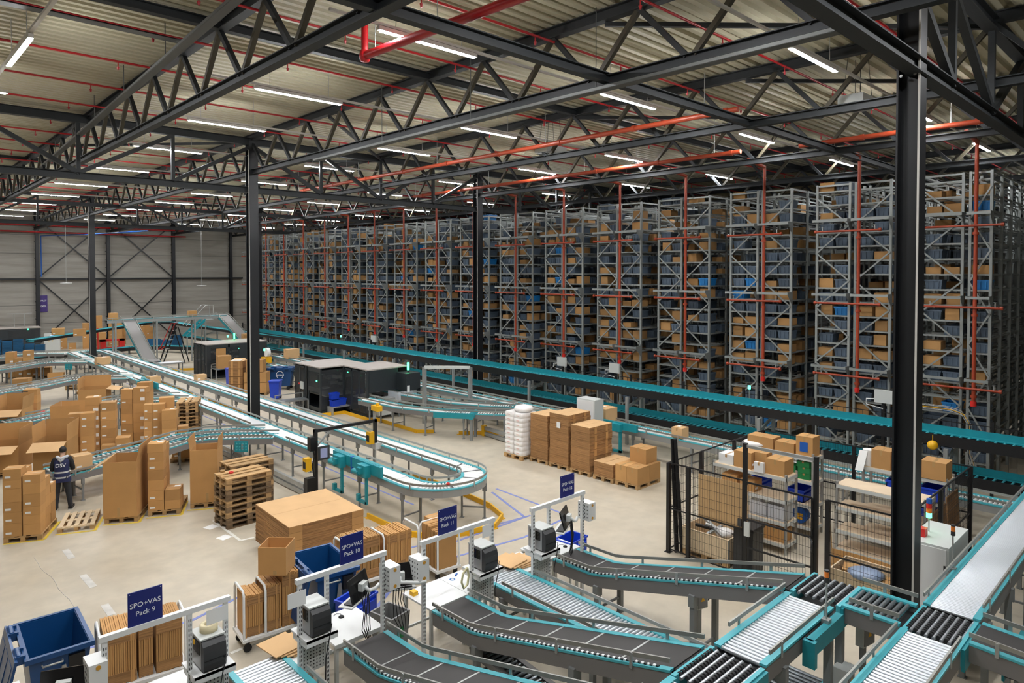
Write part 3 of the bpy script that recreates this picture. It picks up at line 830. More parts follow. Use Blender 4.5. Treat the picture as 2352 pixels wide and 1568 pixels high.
# black scanner gantry over the loop
t = thing('scanner_gantry', 'black scanner gantry frame with yellow cameras spanning the loop conveyor', 'gantry', (9.6, 18.5, 0))
part('post', MB().box(-.05,-.05,0,.05,.05,1.95), 'black', t); part('beam', MB().box(-.05,-.045,1.86,2.1,.045,1.95), 'black', t)
part('drop_post', MB().box(2.0,-.045,1.2,2.1,.045,1.95), 'black', t)
part('foot', MB().box(-.15,-.15,0,.15,.15,.03), 'black', t)
part('brace', MB().bar((.04,0,1.45),(.5,0,1.86), .05, .05).bar((2.0,0,1.45),(1.6,0,1.86), .05, .05), 'galv', t)
for x, z in ((-.28,.95),(1.86,1.38)):
    c = part('camera_unit', MB().box(x-.08,-.1,z-.18,x+.1,.1,z+.2), 'yellow', t); part('lens_plate', MB().box(x-.085,-.08,z-.1,x-.08,.08,z+.1), 'black', c); part('lens_plate', MB().box(x+.1,-.08,z-.1,x+.105,.08,z+.1), 'black', c)
c = part('display', MB().box(-.1,-.34,1.1,.28,-.3,1.5), 'dgrey', t); part('screen', MB().box(-.02,-.346,1.16,.2,-.34,1.44), mat('bluish_lit_screen',(.35,.38,.6),.3), c)
part('controller_box', MB().box(-.32,-.1,.05,-.06,.1,.55), 'black', t); part('sensor_box', MB().box(2.0,-.1,1.0,2.25,.1,1.2), 'offw', t)
part('cables', MB().path([(-.1,-.06,1.7),(-.14,-.08,1.4),(-.08,-.1,1.2),(-.14,-.06,.9),(-.1,-.1,.6)], .025, 5), 'black', t)
part('upper_sensor', MB().box(-.22,-.12,1.35,-.06,.08,1.75), 'black', t)
# yellow scanner post between the lanes
t = thing('scanner_post', 'thin pole with yellow scanner head beside the loop behind the gantry', 'scanner', (12.7, 20.2, 0))
part('pole', MB().box(-.04,-.04,0,.04,.04,1.9), 'galv', t); part('head', MB().box(-.1,-.34,1.84,.1,.06,2.02).tube((0,-.2,2.02),(0,-.2,2.1),.06,8), 'yellow', t)
# yellow floor guards
def guard(pts, label, h=.14):
    t = thing('floor_guard', label, 'floor guard', (pts[0][0], pts[0][1], 0), 0)
    for a, c in zip(pts, pts[1:]):
        part('rail', MB().bar((a[0],a[1],h/2),(c[0],c[1],h/2), .05, h), 'yellow', t, world=True)
        part('foot', MB().box(a[0]-.06,a[1]-.06,0,a[0]+.06,a[1]+.06,.02), 'yellow', t, world=True)
guard([(9.69,15.78),(9.7,14.8),(9.79,13.9),(10.14,13.3),(10.9,13.0),(11.66,12.86),(12.29,13.25),(12.6,14.1),(12.75,15.8),(12.75,18)], 'yellow floor guard curving round the legs of the U bend')
guard([(15.05,28.45),(16.14,28.25),(16.1,26.15),(16.42,26.1),(16.34,22.8),(16.83,22.3)], 'yellow floor guard along the front black packing machine')
guard([(17.43,21.4),(18.85,20.05)], 'short yellow floor guard by the grey merge conveyors')
guard([(12.75,30),(12.75,36)], 'yellow floor guard behind the loop lane at centre left'); guard([(12.75,38.5),(12.75,47)], 'yellow floor guard behind the loop lane, farther left')
guard([(14.2,48.8),(17.2,47.5),(17.3,45)], 'yellow floor guard round the foot of the red step ladder')
# grey crash barrier on the floor
t = thing('crash_barrier', 'grey double crash barrier with yellow end behind the bag pallet', 'barrier', (18.15, 19.2, 0))
a = G(1112,1000,0); b_ = G(1175,1020,0); t.location = (a.x, a.y, 0); d = Vector((b_.x-a.x, b_.y-a.y, 0)).normalized()*3
for z in (.1,.32): part('rail', MB().bar((0,0,z), d+Vector((0,0,z)), .1, .13), 'galv', t)
part('end_cap', MB().box(-.08,-.08,0,.08,.08,.42), 'yellow', t)
a = G(625,1085,0); c = G(720,1140,0); a2 = G(590,1060,0)
t = thing('crash_barrier', 'grey floor barrier running beside the loop behind the pallet stacks', 'barrier', (9.3, 18.6, 0))
for z in (.1,.3): part('rail', MB().bar((0,0,z),(0,7.5,z), .1, .13), 'galv', t)
part('end_cap', MB().box(-.08,7.4,0,.08,7.6,.4), 'yellow', t)

# ---- inclines and the bridge conveyor at the back left
conveyor('bridge_conveyor', 'elevated grey conveyor bridge linking the two inclines at back left', 'conveyor', [(11.9,52.7,3.35),(19.9,52.7,3.35)], .7, 'belt', 'framel', 'teal', .22, legsp=2.6, legoff=.5, bm='gbelt', legw=.1, legm='framel')
conveyor('incline_conveyor', 'grey belt incline with teal sides descending beside the red ladder, left one', 'conveyor', [(13.25,53.1,3.38),(13.25,52.5,3.3),(13.25,47.9,1.0),(13.25,46.9,.95)], .72, 'belt', 'teal', 'framel', .24, legsp=0, bm='gbelt')
conveyor('incline_conveyor', 'grey belt incline with teal sides descending behind the central column, right one', 'conveyor', [(19.7,53.0,3.4),(19.7,52.3,3.3),(19.7,45.6,.8),(19.7,44.6,.75)], .72, 'belt', 'teal', 'framel', .24, legsp=0, bm='gbelt')
t = thing('outfeed_table', 'short white roller table at the foot of the left incline', 'conveyor', (13.9, 46.6, 0))
part('top', MB().box(-.7,-.6,.78,.9,.3,.86), 'framel', t); part('white_plate', MB().box(-.5,-.5,.86,.8,.2,.87), 'wbelt', t)
for x in (-.6,.8):
    for y in (-.5,.2): part('leg', MB().box(x-.03,y-.03,0,x+.03,y+.03,.78), 'leg', t)
# ---- grey merge conveyors by the machines
conveyor('merge_conveyor', 'grey roller conveyor leaving the front packing machine toward the tote line', 'conveyor', [(15.95,26.2,1.0),(16.15,23.6,1.0),(16.9,21.5,1.0),(18.0,20.0,1.0),(19.0,18.9,1.0),(19.7,17.9,1.0)], .6, 'roller', 'frame', 'teall', .2, legsp=1.6, rm='roller_glare', pitch=.1, rr=.03, inner='grey')
conveyor('merge_conveyor', 'grey roller conveyor merging behind the first, nearer the tote line', 'conveyor', [(17.9,40,1.0),(17.95,30,1.0),(17.95,26,1.0),(18.3,23.0,1.0),(19.0,21.4,1.0),(19.75,20.4,1.0)], .6, 'roller', 'frame', 'teall', .2, legsp=2.2, rm='roller_glare', pitch=.1, rr=.03, inner='white')
conveyor('grey_conveyor', 'long grey roller conveyor running parallel in front of the teal tote line', 'conveyor', [(20.05,44,1.0),(20.05,30,1.0),(20.05,16,1.0),(19.9,9,1.0),(19.9,3.2,1.0)], .62, 'roller', 'framel', 'teall', .2, legsp=2.4, rm='roller_glare', pitch=.1, rr=.03, inner='white')
t = thing('transfer_unit', 'teal lifting transfer unit on the grey merge conveyor', 'transfer unit', (17.0, 21.1, 0), radians(-55))
part('side_plate', MB().box(-.8,-.38,.85,.75,-.34,1.06).box(-.8,.34,.85,.75,.38,1.06), 'teal', t); part('hinge', MB().tube((.75,-.42,.95),(.75,.42,.95), .13, 10), 'teal', t)
for y in (-.3,.3): part('leg', MB().box(.7,y-.05,0,.8,y+.05,.9), 'leg', t)
p = GX(1400,960,19.55)
t = thing('pusher_unit', 'teal pusher unit on the grey conveyor behind the cardboard pallets', 'pusher', (19.5, p.y, 0))
part('beam', MB().box(-.1,-1.3,1.0,0,1.0,1.25), 'teal', t)
for yy in (-.5,.6): part('drive_housing', MB().box(-.26,yy-.2,.95,-.1,yy+.2,1.22), 'teal', t); part('hanger_bracket', MB().box(-.2,yy-.2,.2,-.14,yy-.1,.95).box(-.2,yy-.2,.2,-.1,yy+.15,.28), 'teal', t)
# white aluminium portal over the merge
t = thing('light_portal', 'pale aluminium portal frame over the grey merge conveyors', 'portal', (18.9, 24.2, 0))
a = G(975,972,0); c = G(1080,973,0); t.location = (a.x, a.y, 0); d = Vector((c.x-a.x, c.y-a.y, 0)); zt = HT(975,843,a)
part('post', MB().box(-.07,-.07,0,.07,.07,zt), 'galv', t); part('post', MB().box(d.x-.07,d.y-.07,0,d.x+.07,d.y+.07,zt), 'galv', t)
part('crossbeam', MB().bar((0,0,zt), d+Vector((0,0,zt)), .14, .12), 'offw', t)

# ================================================================== PACKING CONVEYORS (foreground)
ZM = 1.88
def bridge(y0, y1): return [(0,y0,.9)]
def pack_belt(xc, label, yend=4.45, n=5):
    pts = [(xc,9.1,.9),(xc,8.15,.92),(xc,7.9,.97),(xc,7.6,1.05),(xc,yend,ZM)]
    return conveyor('packing_belt', label, 'conveyor', pts, .70, 'belt', 'frame', 'teall', .24, legsp=2.1, legoff=1.1, legw=.09, dividers=5, group='dark belts leaving the packing tables', rail_h=.13, skip=None)
pb = pack_belt(10.2, 'dark belt conveyor climbing from the packing table under the rearmost sign')
def guide(nm_, z0, k0, mm):
    b = MB()
    for k in range(k0, 100, 2):
        u = k/100; y = 9.0-u*4.4; z = .93 if y > 8.0 else (.93+(8.0-y)*.262)
        b.box(10.2-.37, y-.018, z+.015, 10.2-.335, y+.018, z+.05)
    part(nm_, b, mm, pb, world=True, kind='stuff')
guide('guide_wheels', 0, 0, 'white'); guide('guide_wheels', 0, 1, 'black')
pbs = snap(pb); o0 = pb.location.copy()
for xc, n in ((7.22,'11'),(5.55,'10'),(2.6,'9')):
    dup(pbs, (xc, o0.y, 0), 0, 'dark belt conveyor climbing from the packing table below %s' % {'9':'the leftmost sign','10':'the second sign','11':'the third sign'}[n])
# yellow-black warning dashes, end roller on each belt
for xc, n in ((10.2,'12'),(7.22,'11'),(5.55,'10')):
    t = thing('end_roller', 'black end roller at the top of the belt from %s' % {'12':'the rearmost sign','10':'the second sign','11':'the third sign'}[n], 'roller', (xc, 4.42, ZM-.05), 0, 'end rollers of the packing belts')
    part('drum', MB().tube((-.31,0,0),(.31,0,0), .05, 12), 'rubber', t)
# flat roller conveyors between stations
for xc, lab in ((8.69,'flat zinc roller conveyor between the third and rearmost signs, running under the belt'),(4.08,'flat zinc roller conveyor at bottom edge, right of the leftmost sign')):
    conveyor('roller_conveyor', lab, 'conveyor', [(xc,9.75,.86),(xc,4.5,.86)], .74, 'roller', 'frame', 'teall', .2, legsp=2.1, legoff=.8, legw=.08, rm='roller', pitch=.075, rr=.03, indiv=True, rail_h=.12, rails=[(1,0.8,5.2),(-1,0.8,5.2)])
conveyor('return_conveyor', 'dark return conveyor sloping down beneath the belt from the third table', 'conveyor', [(7.22,8.3,.55),(7.22,6.2,.3)], .42, 'roller', 'frame', 'frame', .1, legsp=0, rm='rollerd', pitch=.09, rr=.03, rails=[])
conveyor('lower_conveyor', 'lower level roller conveyor running under the main roller line', 'conveyor', [(7.0,4.15,.72),(10.0,4.15,.72)], .62, 'roller', 'teal', 'teall', .2, legsp=0, rm='rollerd', pitch=.09, rr=.03, rails=[])
conveyor('lower_conveyor', 'lower level roller conveyor at the right edge beneath the wide roller line', 'conveyor', [(11.6,1.75,1.0),(17.5,1.75,1.0)], .6, 'roller', 'teal', 'teall', .2, legsp=2.2, rm='rollerd', pitch=.09, rr=.03, rails=[(-1,.2,5.5)])
# main roller line, upper level
def mline(name, label, a, c, wd=.6, pitch=.058, rm='roller', rails=None, legsp=1.5, legoff=.5, rr=.024, fh=.24, indiv=True):
    return conveyor(name, label, 'conveyor', [a, c], wd, 'roller', 'frame', 'teall', fh, legsp=legsp, legoff=legoff, legw=.08, rm=rm, pitch=pitch, rr=rr, indiv=indiv, rail_h=.13, rails=rails)
YM = 4.05; YR = 2.54
mline('main_roller_line', 'wide bright roller line in the foreground before the first wheel transfer', (7.75,YM,ZM), (9.8,YM,ZM), pitch=.074, rr=.028, rails=[(1,.35,2.0),(-1,.1,2.05)])
mline('main_roller_line', 'wide bright roller line leaving the bottom edge left of the second wheel transfer', (7.3,YR,ZM), (9.9,YR,ZM), pitch=.074, rr=.028, rails=[(1,0,2.4),(-1,.5,2.6)])
mline('main_roller_line', 'wide shiny roller line running off to the right edge', (10.87,YR,ZM), (18.5,YR,ZM), rails=[(1,0,7.6),(-1,.2,7.6)], pitch=.052)
mline('main_roller_line', 'dull roller line turning across between the two wheel transfers', (10.36,3.66,ZM), (10.36,2.92,ZM), .74, .085, 'rollerd', rails=[(1,-.0,.74),(-1,.1,.74)], legsp=0, rr=.03)
mline('main_roller_line', 'roller line at the bottom edge beside the belt end of the third table', (5.2,YM,ZM), (6.75,YM,ZM), rails=[(1,.2,1.0),(-1,0,1.4)])
def transfer(cx, cy, lx, ly, label, n):
    t = thing('wheel_transfer', label, 'transfer unit', (cx, cy, ZM), 0, 'black wheel transfers on the roller line')
    for sy in (-1,1): part('side_frame', MB().box(-lx/2,sy*ly/2-.03,-.24,lx/2,sy*ly/2+.03,.0), 'teall', t)
    part('pan', MB().box(-lx/2,-ly/2,-.2,lx/2,ly/2,-.18), 'frame', t)
    nr = n; step = ly/(nr*2)
    for k in range(nr*2):
        y = -ly/2+step*(k+.5)
        if k % 2 == 0: part('roller', MB().tube((-lx/2+.03,y,-.02),(lx/2-.03,y,-.02), .022, 8), 'roller', t)
        else:
            m = MB(); q = 12
            for j in range(q):
                x = -lx/2+.1+(lx-.2)*j/(q-1); m.tube((x-.018,y,-.015),(x+.018,y,-.015), .03, 8)
            part('wheel_row', m, 'rubber', t)
    part('drive_box', MB().box(-lx/2,-ly/2-.07,-.3,lx/2,-ly/2-.03,-.02), 'teal', t)
transfer(10.33, 4.02, .86, .66, 'black wheel transfer at the end of the belt from the rearmost table', 6)
transfer(10.36, 2.54, .9, .62, 'black wheel transfer at the right junction beside the shiny roller line', 7)
transfer(7.24, 4.05, .9, .66, 'black wheel transfer at the bottom edge below the belt from the third table', 6)
conveyor('packing_belt', 'dark belt leaving the right junction toward the bottom right corner', 'conveyor', [(10.47,2.16,ZM),(10.47,.2,ZM-.1)], .66, 'belt', 'frame', 'teall', .24, legsp=0, rail_h=.12)
# legs and boxes under the roller junction
for x,y,n in ((9.6,3.7,'left'),(10.0,3.7,'right'),(9.3,2.95,'rear')):
    solo('support_leg', MB().box(-.05,-.05,0,.05,.05,ZM-.24), 'leg', 'grey support leg under the foreground roller junction, %s of the group' % n, 'leg', (x,y,0), 0, 'legs under the roller junction')
t = thing('drive_cover', 'teal drive cover box on the near side of the roller junction', 'drive cover', (9.3, 3.68, 0))
part('cover', MB().box(-.55,-.12,1.64,.45,-.02,1.86), 'teal', t); part('end_plate', MB().box(-.6,-.16,1.52,-.52,0,1.86), 'teal', t)
def cbox(px,py,z,label,d=(.34,.16,.42),rz=0,parent_z=None,post=True):
    p = G(px,py,z); t = thing('junction_box', label, 'junction box', (p.x,p.y,0), rz, 'grey junction boxes of the conveyors')
    b = part('enclosure', MB().box(-d[0]/2,-d[1]/2,z-d[2]/2,d[0]/2,d[1]/2,z+d[2]/2), 'offw', t)
    part('cover', MB().box(-d[0]/2+.02,-d[1]/2-.012,z-d[2]/2+.02,d[0]/2-.02,-d[1]/2,z+d[2]/2-.02), 'grey', b)
    part('warning_sticker', MB().add([(-.05,-d[1]/2-.014,z-.04),(.05,-d[1]/2-.014,z-.04),(0,-d[1]/2-.014,z+.05)],[(0,1,2)]), 'yellow', b)
    part('cable', MB().path([(d[0]/2,0,z+.1),(d[0]/2+.12,0,z+.08),(d[0]/2+.14,0,z-.06),(d[0]/2+.02,0,z-.1)], .014, 5), 'black', t)
    if post: part('post', MB().box(-.04,.0,0,.04,.06,z-d[2]/2), 'leg', t)
    return t
cbox(1608,1372,.72,'grey junction box on a leg below the belt from the rearmost table',(.26,.12,.36),radians(-15))
cbox(1987,1450,1.35,'grey junction box with yellow warning sign inside the roller junction',(.3,.12,.36),radians(-10))
cbox(1937,1552,.9,'pale junction box at the bottom edge under the roller junction',(.26,.2,.3),0)
# signal beacons: orange lamps on thin poles
for px,py0,py1,z,lab in ((1898,1405,1320,2.0,'on the roller line before the cage'),(2188,1290,1215,2.0,'on the shiny roller line, by the white cabinet')):
    p = G(px,py0,z); zt = HT(px,py1,p); t = thing('beacon_lamp', 'orange beacon lamp on a thin pole %s' % lab, 'beacon', (p.x,p.y,z-.15))
    part('pole', MB().tube((0,0,0),(0,0,zt-z+.05), .012, 6), 'galv', t); part('base', MB().tube((0,0,zt-z+.05),(0,0,zt-z+.12), .032, 10), 'dgrey', t)
    part('lens', MB().tube((0,0,zt-z+.12),(0,0,zt-z+.2), .03, 10), 'orangeg', t); part('cap', MB().tube((0,0,zt-z+.2),(0,0,zt-z+.22), .032, 10), 'dgrey', t)
    part('bracket', MB().box(-.05,-.05,-.02,.05,.05,.06), 'galv', t)

# ================================================================== CARTONS, PALLETS, BINS
class FR:
    """a turned local frame: u along the front, v away from the camera side"""
    def __init__(s, o, rz): s.o = Vector((o[0], o[1], 0)); s.rz = rz
    def W(s, u, v, z=0.0): return (s.o.x+u*cos(s.rz)-v*sin(s.rz), s.o.y+u*sin(s.rz)+v*cos(s.rz), z)
def fp(pl, pr_, z=0.0):
    a = G(pl[0],pl[1],z); c = G(pr_[0],pr_[1],z); return FR(a, atan2(c.y-a.y, c.x-a.x)), hypot(c.x-a.x, c.y-a.y)
rb = random.Random(5)
def carton(F, u, v, z, dx, dy, dz, label, group=None, m='card', tape=True, sticker=None, jit=0.0):
    j = jit*(rb.random()-.5)
    o = solo('carton', carton_bm(MB(),0,0,0,dx,dy,dz), m, label, 'carton', F.W(u,v,z), F.rz+j, group)
    if tape: part('tape', MB().box(dx*.02,dy/2-.025,dz-.001,dx*.98,dy/2+.025,dz+.002).box(-.002,dy/2-.025,dz*.7,.0,dy/2+.025,dz), 'tape', o)
    if sticker:
        w_ = min(.16, dx*.4)
        if sticker == 'front': part('label_sticker', MB().box(dx*.12,-.003,dz*.2,dx*.12+w_*.8,0,dz*.2+.05), 'paper', o)
        elif sticker == 'right': part('label_sticker', MB().box(dx,dy*.3,dz*.25,dx+.003,dy*.3+w_,dz*.25+.12), 'paper', o)
        elif sticker == 'big': part('label_sticker', MB().box(dx*.55,-.003,dz*.3,dx*.55+w_,0,dz*.3+.11), 'paper', o)
        else: part('label_sticker', MB().box(dx*.5,dy*.55,dz,dx*.5+w_,dy*.55+.12,dz+.003), 'paper', o)
    return o
def column_of(F, u, v, w_, d, hs, where, z0=.147, group=None, sticker='front'):
    z = z0; n = len(hs)
    for k, h in enumerate(hs):
        pos = 'topmost' if k == n-1 else ('bottom' if k == 0 else '%s up' % ORD1[k])
        if n == 1: lab = 'single brown carton in %s' % where
        else: lab = 'brown carton, %s in %s' % (pos, where)
        carton(F, u+.008*(rb.random()), v, z, w_-.01, d-.01, h-.003, lab, group, sticker=sticker if rb.random() < .75 else ('top' if k == n-1 else None), jit=.03)
        z += h
    return z
PALS = {}
def pallet(F, u, v, label, wx=.8, dy=1.2, z=0.0, m='wood', group='wooden pallets', jit=0.0):
    key = (wx, dy, m)
    loc = F.W(u, v, z); rz = F.rz + jit
    if key in PALS: return dup(PALS[key], loc, rz, label, group)
    t = thing('pallet', label, 'pallet', loc, rz, group)
    long_y = dy >= wx; L, Wd = (dy, wx) if long_y else (wx, dy)
    def B(a0,b0,z0,a1,b1,z1):   # a along the length, b across
        return (b0,a0,z0,b1,a1,z1) if long_y else (a0,b0,z0,a1,b1,z1)
    for q, wq in ((0,.145),(.19,.1),(.5,.145),(.81,.1),(1,.145)):
        c = wq/2+(Wd-wq)*q; part('top_board', MB().box(*B(0,c-wq/2,.122,L,c+wq/2,.144)), m, t)
    for q in (0,.5,1):
        c = .0725+(L-.145)*q; part('cross_board', MB().box(*B(c-.0725,0,.1,c+.0725,Wd,.122)), m, t)
    for q in (0,.5,1):
        c = .05+(Wd-.1)*q; part('bottom_runner', MB().box(*B(0,c-.05,0,L,c+.05,.022)), m, t)
        for r in (0,.5,1):
            e = .0725+(L-.145)*r; part('block', MB().box(*B(e-.07,c-.05,.022,e+.07,c+.05,.1)), m, t)
    PALS[key] = snap(t); return t
def flats(F, u, v, z, w_, d, h, label, group, n=None, m='cardd', top=True, jit=.0, straps=True):
    """one bundle of flattened cartons: visible sheet layers"""
    n = n or max(3, int(h/.022)); b = MB(); dz = h/n
    for k in range(n):
        e = .012*(rb.random()-.5); e2 = .012*(rb.random()-.5)
        b.box(e, e2, k*dz, w_+e, d+e2, k*dz+dz*.86)
    o = solo('flat_carton_bundle', b, m, label, 'flattened cartons', F.W(u,v,z), F.rz+jit*(rb.random()-.5), group)
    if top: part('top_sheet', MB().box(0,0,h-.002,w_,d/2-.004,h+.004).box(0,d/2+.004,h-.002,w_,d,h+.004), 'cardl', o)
    if straps:
        for q in (.25,.75): part('fluted_edge', MB().box(w_*q-.06,-.014,.005,w_*q+.06,-.009,h-.01), 'card', o)
    return o
def flat_stack(F, u, v, w_, d, heights, where, z0=.147, group=None, jit=.04):
    z = z0; n = len(heights)
    for k, h in enumerate(heights):
        pos = 'topmost' if k == n-1 else ('bottom' if k == 0 else '%s up' % ORD1[k])
        flats(F, u+.02*(rb.random()-.5), v+.02*(rb.random()-.5), z, w_, d, h-.004, 'bundle of flattened cartons, %s in %s' % (pos, where), group, top=(k == n-1), jit=jit)
        z += h
    return z
def open_box(F, u, v, z, w_, d, h, label, flaps, m='card', cat='open carton', tape=None, fl=None):
    """open-topped carton with real wall thickness; flaps: side -> outward tilt in degrees from upright"""
    T = .012; t = thing('open_carton', label, cat, F.W(u,v,z), F.rz)
    b = MB().box(0,0,0,w_,d,T).box(0,0,T,w_,T,h).box(0,d-T,T,w_,d,h).box(0,T,T,T,d-T,h).box(w_-T,T,T,w_,d-T,h)
    part('body', b, m, t)
    fl = fl or min(w_,d)/2
    for sd, ang in flaps.items():
        a = radians(ang); s_, c_ = sin(a)*fl, cos(a)*fl
        if sd == 'front': q = [(0,0,h),(w_,0,h),(w_,-s_,h+c_),(0,-s_,h+c_)]
        elif sd == 'back': q = [(w_,d,h),(0,d,h),(0,d+s_,h+c_),(w_,d+s_,h+c_)]
        elif sd == 'left': q = [(0,d,h),(0,0,h),(-s_,0,h+c_),(-s_,d,h+c_)]
        else: q = [(w_,0,h),(w_,d,h),(w_+s_,d,h+c_),(w_+s_,0,h+c_)]
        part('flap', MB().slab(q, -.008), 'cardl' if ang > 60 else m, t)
    if tape: part('tape', MB().box(w_*tape-.03,-.004,.02,w_*tape+.03,0,h*.18), 'tape', t)
    return t

# ---- P1: carton stack at the left edge
F1 = FR(G(7.6,1248.7), radians(-25))
pallet(F1, 0, 0, 'wooden pallet carrying the stepped carton stack at the left edge')
g1 = 'cartons of the stack at the left edge'
column_of(F1, 0, 0, .39, .39, [.33,.27,.25,.33,.21,.27], 'the front left column, left-edge stack', group=g1)
column_of(F1, .41, 0, .38, .39, [.27,.22,.21,.31,.26,.22], 'the front right column, left-edge stack', group=g1)
column_of(F1, .41, .4, .38, .38, [.27,.24,.3,.25,.22], 'the middle right column, left-edge stack', group=g1)
column_of(F1, .41, .8, .38, .38, [.27,.24,.26,.22], 'the rear right column, left-edge stack', group=g1)
column_of(F1, 0, .4, .39, .38, [.33,.3,.3,.33,.3], 'the middle left column, left-edge stack', group=g1)
column_of(F1, 0, .8, .39, .38, [.33,.3,.3,.33], 'the rear left column, left-edge stack', group=g1)
# empty pallet
FE, _ = fp((132,1225),(216,1213)); FE.rz = radians(-19)
def openpallet():
    t = thing('pallet', 'pale empty wooden pallet lying on the floor right of the person', 'pallet', FE.W(0,0,0), FE.rz)
    for q in range(5): part('top_board', MB().box(.0+.175*q,0,.118,.1+.175*q,1.2,.14), 'woodw', t)
    for v in (0,.53,1.06): part('cross_board', MB().box(0,v,.096,.8,v+.14,.118), 'woodw', t)
    for u in (0,.35,.7):
        part('bottom_runner', MB().box(u,0,0,u+.1,1.2,.02), 'wood', t)
        for v in (0,.53,1.06): part('block', MB().box(u,v,.02,u+.1,v+.14,.096), 'wood', t)
openpallet()
# G1: tall open carton
FG, _ = fp((240,1203),(317,1198)); FG.rz = radians(-30)
pallet(FG, 0, 0, 'wooden pallet under the tall open carton in the left aisle')
open_box(FG, -.02, -.02, .147, .8, 1.05, 1.46, 'tall open brown carton on a pallet beside the carton tower, right flap raised', {'right': 12, 'left': 122}, tape=.45, fl=.42)
# P3: carton tower
F3, _ = fp((340,1186),(412,1180)); F3.rz = radians(-27)
pallet(F3, 0, 0, 'wooden pallet under the narrow carton tower in the left aisle')
g3 = 'cartons of the narrow tower'
column_of(F3, 0, 0, .4, .4, [.27,.27,.29,.27,.24,.24,.24], 'the tall tower by the open carton', group=g3)
column_of(F3, 0, .41, .4, .4, [.3,.28,.3,.28,.28,.27], 'the rear column of the narrow tower', group=g3)
column_of(F3, .41, .0, .39, .5, [.24,.30], 'the short column beside the narrow tower', group=g3, sticker='top')
# G2
FG2, _ = fp((437,1168),(494,1166)); FG2.rz = radians(-30)
pallet(FG2, 0, 0, 'wooden pallet under the open carton left of the pallet piles')
open_box(FG2, 0, 0, .147, .72, .8, 1.48, 'tall open brown carton just left of the pallet piles, flaps raised', {'right': 5, 'left': 8}, tape=.62, fl=.34)
# pallet piles
FP = FR((6.62,17.5), radians(2))
for k in range(9):
    pallet(FP, .02*(rb.random()-.5), .02*(rb.random()-.5), 'wooden pallet, %s in the near pallet pile' % ('topmost' if k == 8 else 'bottom' if k == 0 else ORD1[k]+' from the bottom'), 1.2, .8, .145*k, 'woodo' if k in (0,1,3,5,6) else 'wood', 'pallets in the near pile', jit=radians(3*(rb.random()-.5)))
a = G(540,1070,1.3)
for k in range(9):
    pallet(FR((7.12,18.5), radians(1)), .02*(rb.random()-.5), 0, 'wooden pallet, %s in the pallet pile behind the near pile' % ('topmost' if k == 8 else 'bottom' if k == 0 else ORD1[k]+' from the bottom'), 1.2, .8, .147*k, 'wood' if k in (8,4) else 'woodo', 'pallets in the rear pile', jit=radians(2*(rb.random()-.5)))
for px,py,c,n in ((511,1083,'tape','brown'),(531,1086,'redp','red')):
    p = G(px,py,1.31); solo('tape_roll', MB().lathe([(.035,0),(.06,0),(.06,.05),(.035,.05),(.035,0)],(0,0,0),14), c, '%s tape roll lying on top of the near pallet pile' % n, 'tape roll', (p.x,p.y,1.306))
F_ = FR(G(405,998), radians(-25))
for k in range(9):
    pallet(F_, .02*rb.random(), 0, 'wooden pallet, %s in the pile behind the carton stacks' % ('topmost' if k == 8 else 'bottom' if k == 0 else ORD1[k]+' from the bottom'), .8, 1.2, .145*k, 'woodo' if k in (0,2,5) else 'wood', 'pallets in the pile behind the cartons', jit=radians(2*(rb.random()-.5)))
# big sheet stack
FS = FR((6.62,14.0), radians(-3))
for u in (0,.95): pallet(FS, u, .1, 'wooden pallet under the big cardboard sheet pile, %s one' % ('left' if u == 0 else 'right'), .8, 1.2)
z = .147
for k, h in enumerate((.2,.2,.16,.18,.14)):
    o = flats(FS, .01*rb.random(), .01*rb.random(), z, 1.8, 2.0, h-.004, 'layer of large cardboard sheets, %s in the big low pile' % ('topmost' if k == 4 else 'bottom' if k == 0 else ORD1[k]+' from the bottom'), 'large cardboard sheets', n=10, m='cardd', top=(k == 4), straps=False)
    part('card_edge', MB().box(.0,-.012,0,.3,-.008,h-.006).box(1.5,-.012,0,1.8,-.008,h-.006), 'card', o)  # plain card strips at both ends of the front
    z += h
# ---- stacks between the first two spurs
FA = FR((5.16,27.02), radians(-20)); ga = 'cartons of the stacks behind the first spur'
pallet(FA, 0, 0, 'pallet under the left carton stack behind the first spur'); pallet(FA, .85, 0, 'pallet under the right cartons behind the first spur')
column_of(FA, .12, 0, .42, .42, [.28,.27,.27,.27,.26,.26], 'the front column behind the first spur, left stack', group=ga)
column_of(FA, -.3, .35, .4, .4, [.3,.3,.3,.3,.3,.2], 'the left column behind the first spur, left stack', z0=.0, group=ga)
column_of(FA, .2, .45, .45, .45, [.3,.3,.3,.3,.3,.3,.27], 'the tall rear left column behind the first spur', group=ga, sticker='big')
column_of(FA, .66, .4, .48, .5, [.32,.3,.32,.3,.32,.3], 'the tall rear right column behind the first spur', group=ga)
column_of(FA, 1.15, .05, .45, .5, [.3,.34], 'the low right column behind the first spur', group=ga)
column_of(FA, .75, -.2, .42, .4, [.32,.3], 'the low middle column behind the first spur', z0=0.0, group=ga)
FB = FR((6.95,28.77), radians(-35)); pallet(FB, 0, 0, 'pallet under the two tall columns left of the carton block')
gb = 'cartons of the twin tall columns'
column_of(FB, 0, 0, .42, .42, [.37,.34,.37,.38,.2,.36], 'the left of the twin tall columns', group=gb)
column_of(FB, .44, 0, .46, .42, [.37,.37,.37,.37,.37,.22], 'the right of the twin tall columns', group=gb, sticker='big')
column_of(FB, .42, .45, .46, .42, [.37,.37,.37,.37,.37,.35], 'the rear of the twin tall columns', group=gb)
FCk = FR((7.45,27.3), radians(-22)); pallet(FCk, 0, 0, 'pallet under the wide carton block beside the pallet pile'); gc = 'cartons of the wide block'
column_of(FCk, -.12, .1, .28, .4, [.3,.3,.34,.3,.32], 'the leftmost column of the wide carton block', group=gc)
